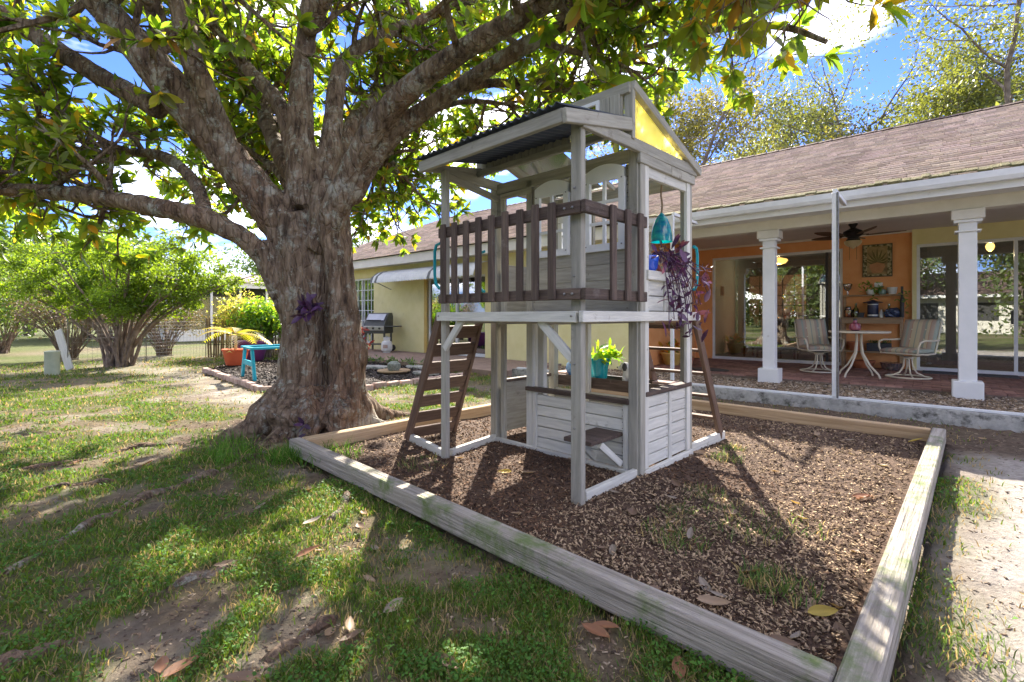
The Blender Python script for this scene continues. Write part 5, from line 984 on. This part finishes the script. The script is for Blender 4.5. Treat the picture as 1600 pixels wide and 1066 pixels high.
for i in range(6): MB().box(-.75,.75,-.018,0,i*.296,i*.296+.02).build('bar',M_dw,ls)
bl_=thing('door_blind','grey vertical blind hanging inside the yellow wall door','blind',hw(.35,12.9,.2),-HA)
for i in range(9): MB().cbox((.085,.01,2.35),.002,rotm((-.35+i*.075,0,1.2),rz=R(35))).build('slat',mat('grey_blind_vinyl',(.26,.25,.25),(.32,.31,.30),scale=4,rough=.7) if i==0 else bpy.data.materials['grey_blind_vinyl'],bl_)

# ---------------- pots and ornaments round the playhouse ----------------
def pp(x,y,z): return pw(-3.30+x,2.45+y,z)
M_tpot=glaze('turquoise_glaze',(.005,.24,.29),(.01,.34,.40),.25)
def tealplant(t):
    MB().lathe([(.085,.205),(.02,.21)],14).build('soil',M_soil,t); leafy(t,[((rnd.gauss(.06,.07),rnd.gauss(0,.05),rnd.uniform(.2,.32)),(rnd.gauss(.7,.7),rnd.gauss(0,.6),rnd.gauss(.4,.5))) for _ in range(20)],M_gen,[(1.2,2.3,.25),(1.7,2.5,.3),(.7,1.6,.3)],.08,.16,(3,5))
lathe_thing('teal_plant_pot','glossy turquoise pot with bright green plant on the rear planter','potted plant',pp(.50,YE+.16,.545),[(.065,0),(.085,.02),(.10,.15),(.115,.20),(.12,.225),(.10,.225)],M_tpot,'pot',extra=tealplant)
M_egg=mat('blue_white_ceramic',(.03,.12,.42),(.30,.48,.66),scale=9,rough=.2,spec=.6)
lathe_thing('blue_jar','round blue and white ceramic jar on the left of the rear planter','jar',pp(.16,YE+.16,.555),[(.035,0),(.06,.03),(.072,.08),(.06,.13),(.035,.155),(.04,.17)],M_egg)
dg_=thing('dog_ornament','white ceramic puppy figurine with dark ear on the rear planter','figurine',pp(.84,YE+.16,.55),R(-30)); bm=bmesh.new()
def blob(c,s): 
    r=bmesh.ops.create_icosphere(bm,subdivisions=2,radius=1.); 
    for v in r['verts']: v.co=Vector((v.co.x*s[0]+c[0],v.co.y*s[1]+c[1],v.co.z*s[2]+c[2]))
blob((.02,0,.075),(.075,.055,.075)); blob((-.03,0,.15),(.05,.045,.048)); blob((-.075,0,.135),(.03,.026,.024)); blob((-.03,-.025,.03),(.025,.02,.04)); blob((-.03,.025,.03),(.025,.02,.04)); blob((.08,-.04,.03),(.04,.025,.03)); blob((.08,.04,.03),(.04,.025,.03)); blob((.10,0,.05),(.03,.012,.012))
me=bpy.data.meshes.new('body'); bm.to_mesh(me); me.materials.append(M_wglz); ob=bpy.data.objects.new('body',me); link(ob,dg_); md=ob.modifiers.new('r','REMESH'); md.mode='VOXEL'; md.voxel_size=.008; md.use_smooth_shade=True; ob.modifiers.new('s','SMOOTH').iterations=3
for s in(-1,1): e=MB().lathe([(.004,.03),(.022,.015),(.026,-.01),(.012,-.035)],10,M=Matrix.Diagonal((1,.45,1.2,1))).build('ear',M_gasket if s<0 else M_wglz,dg_,smooth=True); e.location=(-.02,s*.045,.155)
MB().lathe([(.006,0),(.009,.004),(.004,.009)],8,M=rotm((-.104,0,.14),ry=R(-90))).build('nose',M_gasket,dg_)
for x in(.06,1.22): 
    st=thing('flat_stone','flat grey stone lying on the %s end of the rear planter'%('left' if x<1 else 'right'),'stone',pp(x,YE+.19,.578),-PA,'stones on the rear planter'); MB().cbox((.18,.20,.03),.008).build('slab',M_edge,st)
so2=thing('planter_soil','dark soil filling the rear planter trough','soil',pp(.66,YE+.18,.50),-PA); MB().cbox((1.2,.22,.03),.01,Matrix.Translation((0,0,.006))).build('soil',M_soil,so2)
# purple trailing plant on the upper sill
M_purp=leafmat('purple_leaf',(.050,.022,.060),(.060,.026,.072),.07,.4); M_pstem=mat('purple_stem',(.05,.02,.05),(.09,.04,.08),scale=9,rough=.6); M_flow=mat('lilac_petal',(.42,.20,.55),(.55,.32,.62),scale=9,rough=.6,trans=.3)
bpot=pp(XR-.03,YB+.20,1.545); pu=thing('purple_heart_plant','trailing purple leaved plant in cobalt blue pot on the upper window sill','potted plant',bpot)
MB().lathe([(.06,0),(.075,.02),(.085,.10),(.08,.115),(.065,.115)],18).build('pot',glaze('cobalt_pot_glaze',(.01,.06,.45),(.02,.10,.6),.15),pu,smooth=True)
ax=Vector(P1+(0,)); ay=Vector(P2+(0,)); pts=[]; sm=MB(); fl=MB()
for i in range(26):
    a=rnd.uniform(-.3,1.); out=rnd.uniform(.07,.20); run=rnd.uniform(.0,.75)*(1 if i%4 else .5); dr=rnd.uniform(.05,.55) if i%5 else -.05; e=ax*out+ay*run+Vector((0,0,-dr)); q=smooth_path([(0,0,.1),tuple(ax*.07+ay*run*.3+Vector((0,0,.15))),tuple(ax*out*.9+ay*run*.75+Vector((0,0,-dr*.3+.05))),tuple(e)],9)
    sm.tube(q,.0035,4)
    for k in range(3,9): pts.append((Vector(q[k]),unit(Vector(q[k])-Vector(q[k-1])+rv()*.5)))
    if i%3==0: 
        for k in range(3): fl.add([tuple(e+0.022*unit(Vector((math.cos(2.1*k),math.sin(2.1*k),.4)))+ax*.0),tuple(e+Vector((.004,0,.008))),tuple(e+.022*unit(Vector((math.cos(2.1*k+1.2),math.sin(2.1*k+1.2),.4))))],[(0,1,2)])
for i in range(16): pts.append((ax*rnd.uniform(-.02,.12)+ay*rnd.uniform(-.05,.4)+Vector((0,0,rnd.uniform(.05,.22))),unit(ax*rnd.uniform(-.2,1)+ay*rnd.gauss(.2,.8)+Vector((0,0,rnd.uniform(-.4,.8))))))
for i in range(24): e=ax*rnd.uniform(.05,.2)+ay*rnd.uniform(.0,.8)+Vector((0,0,rnd.uniform(-.5,.05))); pts.append((e,rv()))
sm.build('stems',M_pstem,pu); fl.build('flowers',M_flow,pu); tag(pu.children[-1],kind='stuff')
leafy(pu,pts[-40:],M_purp,[(1,1,1),(1.3,1.1,1.2),(2.2,1.6,1.4)],.08,.15,(1,2)); leafy(pu,pts[:-40],M_purp,[(1,1,1),(1.5,1.,1.6)],.035,.075,(1,2))
# glass bell chime
M_bell=mat('teal_green_art_glass',(.0,.10,.19),(.02,.30,.26),scale=9,stretch=(1,1,2.2),rough=.1,spec=.7,c3=(.20,.40,.12),trans=.25)
ch_=thing('bell_chime','teal and green glass bell chime hanging in the upper side opening','wind chime',pp(XR-.05,YB+.47,1.80)); MB().lathe([(.085,0),(.083,.05),(.072,.12),(.05,.18),(.02,.225),(.008,.235)],24,cap=False).build('bell',M_bell,ch_,smooth=True); MB().tube([(0,0,.23),(.006,0,.3),(-.005,0,.38),(0,0,.46)],.008,6).build('hanging_cord',mat('jute_cord',(.16,.11,.07),(.26,.19,.12),scale=40,rough=.9),ch_)
MB().tube([(0,0,.1),(0,0,-.13)],.003,4).build('clapper_string',M_bronze,ch_); MB().cbox((.035,.008,.15),.003,Matrix.Translation((0,0,-.12))).build('wind_sail',M_shelf,ch_)
# purple plant growing from the trunk, and at its foot
for nm,x,y,z,n,lb in(('a',-1.98,4.78,1.28,14,'purple leaved plant growing out of the trunk crevice at head height'),('b',-2.02,4.62,.05,4,'small purple leaved plant at the foot of the magnolia trunk')):
    t=thing('purple_plant',lb,'plant',(x,y,z)); leafy(t,[((rnd.gauss(0,.05),rnd.gauss(-.06,.03),rnd.gauss(0,.06)),(rnd.gauss(.1,.7),-.8,rnd.gauss(.1,.7))) for _ in range(n)],M_purp,[(1,1,1),(1.3,1,1.4),(.7,.7,.8)],.09,.16,(3,4))
# ---------------- grill and gas bottle ----------------
M_gr=mat('grill_grey_enamel',(.07,.075,.07),(.10,.105,.10),scale=5,rough=.45,spec=.5); M_gs=mat('grill_lid_steel',(.42,.44,.46),(.52,.54,.56),scale=5,rough=.3,metal=.6)
gl_=thing('gas_grill','grey gas grill with steel lid on a cart by the yellow wall','grill',hw(-13.05,8.62,.10),-HA+R(25))
MB().add([(-.36,-.25,.80),(.36,-.25,.80),(.36,.27,.80),(-.36,.27,.80),(-.36,-.20,.92),(.36,-.20,.92),(-.36,.02,1.20),(.36,.02,1.20),(-.36,.22,1.20),(.36,.22,1.20),(-.36,.27,1.1),(.36,.27,1.1)],[(0,3,2,1),(0,1,5,4),(4,5,7,6),(6,7,9,8),(8,9,11,10),(10,11,2,3),(0,4,6,8,10,3),(1,2,11,9,7,5)]).build('lid',M_gr,gl_); MB().cbox((.62,.02,.25),.004,rotm((0,-.115,1.06),rx=R(-38))).build('lid_face',M_gs,gl_); MB().tube([(-.25,-.27,.97),(.25,-.27,.97)],.014,8).build('lid_handle',M_gasket,gl_)
MB().cbox((.74,.55,.24),.02,Matrix.Translation((0,0,.68))).build('firebox',M_gr,gl_); MB().cbox((.72,.02,.13),.004,Matrix.Translation((0,-.285,.72))).build('control_panel',M_gs,gl_)
for x in(-.22,0,.22): MB().lathe([(.035,0),(.03,.03)],12,M=rotm((x,-.295,.72),rx=R(90))).build('knob',M_gasket,gl_)
for s in(-1,1):
    MB().cbox((.30,.5,.03),.006,Matrix.Translation((s*.53,0,.78))).build('side_shelf',M_gr,gl_)
    for y in(-.2,.2): MB().cbox((.05,.05,.60),.004,Matrix.Translation((s*.33,y,.32))).build('leg',M_gr,gl_)
MB().cbox((.66,.42,.03),.004,Matrix.Translation((0,0,.22))).build('lower_shelf',M_gr,gl_)
for y in(-.24,.24):
    wl=MB().lathe([(.095,-.03),(.10,-.015),(.10,.015),(.095,.03)],18,M=rotm((.36,y,.10),rx=R(90))).build('wheel',M_gasket,gl_,smooth=True); MB().lathe([(.04,-.035),(.045,.035)],12,M=rotm((.36,y,.10),rx=R(90))).build('hub',M_gr,wl)
lathe_thing('propane_tank','white propane tank standing beside the gas grill','gas tank',hw(-12.35,8.45,.10),[(.11,0),(.11,.03),(.15,.06),(.165,.12),(.165,.26),(.14,.33),(.06,.37),(.06,.40)],M_wht,'tank',24,lambda t:[MB().lathe([(.10,.36),(.105,.46)],20,cap=False).build('collar',M_wht,t),MB().lathe([(.025,.40),(.025,.47),(.04,.48),(.04,.49)],10).build('valve',M_gs,t),MB().box(-.07,.07,-.17,-.164,.14,.24).build('label_sticker',M_edge,t)])
# ---------------- garden bed things ----------------
rp_=thing('red_cordyline','red strappy leaved plant beside the grill behind the trunk','plant',(-3.62,11.4,.02)); leafy(rp_,[((rnd.gauss(0,.12),rnd.gauss(0,.1),rnd.uniform(.3,.9)),(rnd.gauss(0,.8),rnd.gauss(0,.8),rnd.gauss(.3,.5))) for _ in range(14)],M_gen,[(2.2,.45,.5),(1.5,.3,.5),(2.8,.8,.5)],.14,.26,(3,4)); MB().tube([(0,0,-.02),(.02,0,.4),(0,.02,.9)],.012,5).build('stem',M_pstem,rp_)
cd=thing('stone_birdbath','shallow tan dish with grey cactus ball in the mulch bed','ornament',(-2.46,10.0,.03)); MB().lathe([(.30,0),(.34,.03),(.33,.05),(.27,.04)],24).build('dish',M_shelf,cd,smooth=True); MB().lathe([(.10,.03),(.14,.10),(.13,.18),(.06,.23),(.02,.235)],16).build('cactus_ball',mat('grey_green_cactus',(.16,.19,.17),(.30,.33,.30),scale=26,bump=1,rough=.8),cd,smooth=True)
for i,(x,y,rx,lb) in enumerate(((-1.75,9.75,.32,'round grey stepping stone by the climbing ladder'),(-2.0,10.9,.5,'long pale stepping stone before the wing patio'),(-3.1,10.9,.4,'pale stepping stone left of the cactus dish'))):
    t=thing('stepping_stone',lb,'stepping stone',(x,y,.03),-.5,'stepping stones in the mulch bed'); MB().lathe([(.9,-.03),(1.,.0),(.97,.03),(.9,.04)],18,M=Matrix.Diagonal((rx,rx*.5,1,1))).build('stone',M_conc,t)
# low plants along the patio edge
for i in range(9):
    u=-12.6+i*.62; p=hw(u,6.93,0); t=thing('edge_plant','low dark green plant in the row along the wing patio edge','plant',p,0,'low plants along the wing patio edge'); leafy(t,[((rnd.uniform(-.25,.25),rnd.uniform(-.12,.12),rnd.uniform(.02,.16)),(rnd.gauss(0,.7),rnd.gauss(0,.7),1)) for _ in range(14)],M_gen,[(.4,.8,.35),(.6,1.1,.4)],.06,.12,(4,6))
# ceramic pots by the orange end wall
def croton(t): leafy(t,[((rnd.gauss(0,.06),rnd.gauss(0,.06),rnd.uniform(.25,.45)),(rnd.gauss(0,.7),rnd.gauss(0,.7),.9)) for _ in range(18)],M_gen,[(3.2,2.0,.2),(1.2,1.8,.3),(3.,1.2,.2)],.13,.24,(3,5))
lathe_thing('croton_pot','mustard yellow pot with orange and green croton by the end wall','potted plant',hw(-4.30,10.35,.12),[(.14,0),(.17,.05),(.22,.22),(.25,.25),(.25,.28),(.21,.28)],glaze('mustard_glaze',(.50,.30,.06),(.62,.40,.12),.35),'pot',24,croton)
lathe_thing('red_pot','small red pot with seedling beside the mustard pot','potted plant',hw(-4.0,10.55,.12),[(.07,0),(.095,.13),(.105,.14),(.105,.17),(.08,.17)],M_terra,'pot',16,lambda t:leafy(t,[((0,0,.17),(rnd.gauss(0,.5),rnd.gauss(0,.5),1)) for _ in range(5)],M_gen,G,.05,.09))
# ---------------- left of the tree ----------------
M_tch=mat('turquoise_paint',(.02,.36,.50),(.03,.44,.58),scale=5,rough=.45)
bnc=thing('turquoise_bench','turquoise painted wooden bench frame in the mulch bed left of the trunk','bench',(-4.97,9.05,.02),math.atan2(-1.07,.9)); Lb=1.05
for y in(0,.95):
    board('leg',bnc,(-.52,y,0),(-.30,y,.55),.10,.045,M_tch,up=(1,0,0)); board('leg',bnc,(.52,y,0),(.30,y,.55),.10,.045,M_tch,up=(1,0,0)); board('crossbar',bnc,(-.40,y,.30),(.40,y,.30),.09,.04,M_tch)
board('top_rail',bnc,(-.38,-.05,.585),(-.38,1.0,.585),.11,.04,M_tch,up=(1,0,0)); board('top_rail',bnc,(.38,-.05,.585),(.38,1.0,.585),.11,.04,M_tch,up=(1,0,0)); 
for y in(.0,.95): board('top_slat',bnc,(-.33,y,.58),(.33,y,.58),.09,.035,M_tch,up=(0,1,0))
M_orp=mat('orange_red_plastic',(.62,.10,.04),(.70,.14,.06),scale=4,rough=.5)
def palm(t):
    MB().tube([(0,0,.3),(.01,0,.55),(0,.01,.72)],[.035,.03,.02],8).build('stem',mat('pale_palm_stem',(.42,.38,.24),(.52,.46,.30),scale=9,rough=.7),t,smooth=True)
    V=[];F_=[];T=[]
    for k in range(9):
        a=k*.70+.2; L_=rnd.uniform(.75,1.05); el=rnd.uniform(.5,1.1); pts=[Vector((math.cos(a)*L_*s,math.sin(a)*L_*s,.7+el*s*L_*.8-.75*L_*s*s)) for s in np.linspace(0,1,17)]
        c=rnd.choice(((3.6,3.2,.3),(2.6,2.8,.5),(3.,2.9,1.4)))
        for i in range(2,17):
            d=unit(pts[i]-pts[i-1]); sd=unit(d.cross(Vector((0,0,1)))); 
            for s in(-1,1):
                l=.26*math.sin(math.pi*(i/17)**.8)+.05; e=pts[i]+(sd*s*.85+d*.6+Vector((0,0,-.25)))*l; b=len(V); V+=[tuple(pts[i]),tuple(pts[i]+d*.034),tuple(e)]; F_.append((b,b+1,b+2)); T+=[c]*3
    tag(np_mesh('fronds',V,np.array(F_),M_gen,t,tint=np.array(T)*.8),kind='stuff')
lathe_thing('palm_pot','orange red plastic pot with yellow green palm beside the turquoise bench','potted plant',(-6.56,11.39,.03),[(.17,0),(.20,.02),(.27,.34),(.29,.35),(.29,.39),(.25,.38)],M_orp,'pot',24,palm)
lathe_thing('purple_pot','large purple pot behind the orange red palm pot','pot',(-6.9,12.7,.03),[(.27,0),(.30,.03),(.40,.44),(.43,.46),(.43,.52),(.37,.50)],mat('purple_plastic',(.14,.04,.16),(.19,.06,.21),scale=4,rough=.5),'pot',24)
bf=thing('bamboo_fence','short weathered bamboo pole fence behind the potted palm','fence',(-9.0,14.25,0),R(11)); M_bam=mat('weathered_bamboo',(.22,.15,.09),(.38,.28,.17),scale=4,stretch=(3,3,1),rand=.25,rough=.7)
bmesh_={}
for i in range(58):
    o=MB().lathe([(.026,-.05),(.026,.4),(.028,.41),(.026,.42),(.025,.85),(.027,.86),(.025,.87),(.024,1.18)],7).build('pole',M_bam,bf,smooth=True) if i==0 else link(bpy.data.objects.new('pole',bmesh_['m']),bf)
    bmesh_['m']=bmesh_.get('m') or o.data; o.location=(i*.066,rnd.gauss(0,.012),rnd.uniform(-.1,.03)); o.rotation_euler=(rnd.gauss(0,.02),rnd.gauss(0,.025),rnd.uniform(0,6))
for z in(.35,.95): MB().tube([(-.03,-.03,z),(3.8,-.03,z)],.012,6).build('tie_wire',M_bronze,bf)
wf=thing('wire_fence','thin wire mesh garden fence in front of the evergreen stems','fence',(-9.95,10.75,0),math.atan2(3.4,.95)); Lw=3.5
for x in(0,1.75,3.5): MB().tube([(x,0,-.05),(x,0,1.15)],.012,6).build('post',M_bolt,wf)
m=MB()
for i in range(12): m.tube([(0,0,.05+i*.09),(Lw,0,.05+i*.09)],.0022,3,cap=False)
for i in range(36): m.tube([(i*.1,0,.05),(i*.1,0,1.04)],.0022,3,cap=False)
tag(m.build('wire_mesh',M_bolt,wf),kind='stuff')
lathe_thing('white_pipe','short pale green upright pipe stub left of the evergreen shrub','pipe',(-9.53,9.95,0),[(.125,-.05),(.125,.43),(.13,.44),(.13,.47),(.06,.485)],mat('pale_green_plastic',(.42,.46,.36),(.52,.55,.44),scale=6,rough=.6),'pipe',20)
lb_=thing('leaning_board','weathered pale board leaning beside the pipe stub','board',(-9.95,10.7,0)); board('plank',lb_,(.10,.0,0),(-.36,.2,.88),.16,.04,M_white,up=(1,0,0))
# neighbour's white lanai house
nh=thing('lanai_house','white neighbouring house with dark screened lanai at the far left','house',(-15.6,22.5,0),-HA); M_pinkroof=mat('pale_pink_roof',(.27,.20,.20),(.33,.25,.25),scale=3,rough=.6); M_scr=glassmat('dark_screen',.04,(.22,.25,.27)); M_aqua=mat('aqua_wall',(.10,.34,.40),(.14,.40,.46),scale=3,rough=.8)
def nbx(n,a,b,c,d,e,f,mt): return MB().box(a,b,c,d,e,f).build(n,mt,nh)
nbx('base_wall',-6,0,0,.12,0,.55,M_wht); nbx('base_wall',-.12,0,.121,9,0,.55,M_wht); nbx('fascia',-6.2,.25,-.2,-.05,2.62,2.9,M_wht); nbx('fascia',.1,.25,-.049,9.2,2.62,2.9,M_wht); nbx('back_wall',-6,-.13,3.6,3.7,0,2.7,M_aqua); nbx('back_wall',-3.2,-3.1,.2,9,0,2.7,M_aqua)
for x in(-6,-4.8,-3.6,-2.4,-1.2,-.1): nbx('post',x,x+.1,.01,.11,.55,2.62,M_wht)
for y in(1.3,2.6,3.9,5.2,6.5,7.8): nbx('post',-.11,-.01,y,y+.1,.55,2.62,M_wht)
for a,b in zip((-5.9,-4.7,-3.5,-2.3,-1.1),(-4.8,-3.6,-2.4,-1.2,-.1)): nbx('screen_pane',a,b,.055,.062,.55,2.62,M_scr)
for a,b in zip((.15,1.4,2.7,4.0,5.3,6.6),(1.3,2.6,3.9,5.2,6.5,7.8)): nbx('screen_pane',-.066,-.058,a,b,.55,2.62,M_scr)
MB().add([(-6.3,-.3,2.9),(.35,-.3,2.9),(.35,9.3,2.9),(-6.3,9.3,2.9),(-3,3,3.55),(-3,6,3.55)],[(0,1,4),(1,2,5,4),(2,3,5),(3,0,4,5)]).build('roof',M_pinkroof,nh)
# ---------------- fallen leaves, twigs, stray tufts ----------------
M_fall=leafmat('fallen_leaf',(.10,.10,.10),(.13,.12,.11),.12,.6)
def fleaf(tn):
    V=[];Q=[];T_=[]; K=9; cu=rnd.uniform(.1,.3); tw=rnd.uniform(-.5,.5)
    for i in range(K):
        q=i/(K-1); w=.19*math.sin(math.pi*q**.85)**.8+.006; z=cu*(q-.5)**2*1.6+.02
        for sd,f in((-1,1),(-.5,.35),(0,0),(.5,.35),(1,1)): V.append((q,sd*w,z+f*w*.45+tw*sd*w*(q-.5)+.006*math.sin(q*23+sd*5)))
    for i in range(K-1):
        for j in range(4): a=i*5+j; Q.append((a,a+5,a+6,a+1))
    c=np.array([tn])*np.array([[1 if abs(k%5-2)>0 else 1.25]  for k in range(len(V))])
    o=np_mesh('fallen_leaf',V,np.array(Q),M_fall,None,tint=c,smooth=True); me=o.data; bpy.data.objects.remove(o); return me
FM={'tan':fleaf((2.5,1.8,1.2)),'brown':fleaf((1.5,1.0,.68)),'yellow':fleaf((3.4,2.6,.5)),'rust':fleaf((2.0,.95,.5)),'grey':fleaf((2.0,1.7,1.4))}
SP=[(1.18,1.92,'yellow','large yellow green leaf on the mulch near the right timber'),(1.27,2.0,'tan','broad tan leaf behind the yellow one in the near corner'),(1.32,1.93,'tan','tan curled leaf right of the yellow one in the near corner'),(1.25,1.85,'brown','brown leaf beneath the yellow one in the near corner'),(.76,1.98,'tan','pale dead leaf on the mulch near the front timber'),(.83,2.14,'grey','greyish dead leaf lying behind the pale one near the front timber'),(2.22,3.09,'rust','rust red curled leaf on sunlit mulch by the right timber'),(2.35,3.12,'rust','second rust leaf right next to the right timber'),(0,3.54,'yellow','yellow leaf on the mulch before the playhouse doorway'),(.07,3.5,'tan','tan leaf touching the yellow one before the playhouse doorway'),(.69,2.79,'brown','brown leaf right of the front playhouse post'),(3.7,4.48,'yellow','yellow leaf in the far right corner of the mulch'),(2.66,3.12,'yellow','yellow leaf on the sand right of the timber'),(-.26,1.68,'brown','big brown curled leaf on the foreground lawn'),(-1.14,1.56,'rust','reddish brown leaf at the bottom left of the lawn'),(.55,1.56,'rust','rust coloured leaf below the front timber at the bottom edge'),(-.46,2.01,'grey','grey brown leaf lying on the bare patch of lawn'),(2.1,1.97,'tan','long pale palm husk on the sand right of the timber')]
def place(x,y,kind,label,grp='fallen magnolia leaves',s=None):
    o=bpy.data.objects.new('fallen_leaf',FM[kind]); link(o); a=P1[0]*x+P1[1]*y; b=P2[0]*x+P2[1]*y
    z=float(mz(np.array([a]),np.array([b]))[0])+.012 if(-4.2<a<-.3 and 1.8<b<6) else float(relief(np.array([x]),np.array([y]))[0])+.006
    s=s or rnd.uniform(.10,.145); o.location=(x,y,z); o.scale=(s,s,s); o.rotation_euler=(rnd.gauss(0,.25),rnd.gauss(0,.2),rnd.uniform(0,6.28)); tag(o,label,'leaf',grp)
for x,y,k,lb in SP: place(x,y,k,lb)
oth=[(.84,2.04),(2.92,3.72),(2.02,3.88),(2.69,4.16),(1.34,2.87),(.63,2.05),(.92,2.5),(.93,1.75),(1.02,1.75)]+[(rnd.uniform(-.6,3.2),rnd.uniform(1.9,4.8)) for _ in range(40)]
for x,y in oth:
    a=P1[0]*x+P1[1]*y; b=P2[0]*x+P2[1]*y
    if -4.1<a<-.4 and 1.9<b<5.9 and not(-3.4<a<-1.7 and 3.1<b<4.2): place(x,y,rnd.choice(('tan','brown','grey','brown')),'small dry brown leaf lying loose on the mulch',s=rnd.uniform(.05,.12))
for i in range(60):
    r=1.7+5*rnd.random()**1.4; t_=rnd.uniform(-.8,.25); x,y=r*math.sin(t_),r*math.cos(t_); g,sa,so_,bx,hs=zones(np.array([x]),np.array([y]))
    if not(bx[0] or hs[0]) and math.hypot(x+2.1,y-5.2)>1.2: place(x,y,rnd.choice(('tan','brown','grey','brown','rust')),'small dry brown leaf lying in the lawn',s=rnd.uniform(.06,.13))
for i in range(26):
    x,y=rnd.uniform(1.4,4.6),rnd.uniform(1.8,5.5); a=P1[0]*x+P1[1]*y
    if a>-.1: place(x,y,rnd.choice(('tan','brown','grey')),'small dry brown leaf lying on the sand right of the border',s=rnd.uniform(.05,.12))
TF=[(1.26,2.96),(1.25,2.61),(.84,2.61),(1.27,3.18),(1.11,2.14),(1.18,2.11),(.87,2.5),(1.96,4.26),(-.71,3.8),(1.75,3.97),(.98,2.85),(1.54,2.69)]
tufts('mulch_weeds',[(x,y,170) for x,y in TF],.17,.02,.075,'sparse green grass sprouting through the mulch',.015,(.085,.15,.04),.35)
tufts('sand_weeds',[(x,y,110) for x,y in((1.65,1.77),(1.68,1.7),(1.53,1.73))],.15,.015,.05,'sparse grass on the sand at the lower right',0,(.08,.13,.035),.2)
tufts('tree_foot_grass',[(-1.9,4.05,420),(-1.55,4.05,300),(-2.4,4.1,300),(-2.75,4.6,200)],.26,.05,.16,'taller bright grass at the foot of the magnolia',0,(.075,.17,.025),.08)
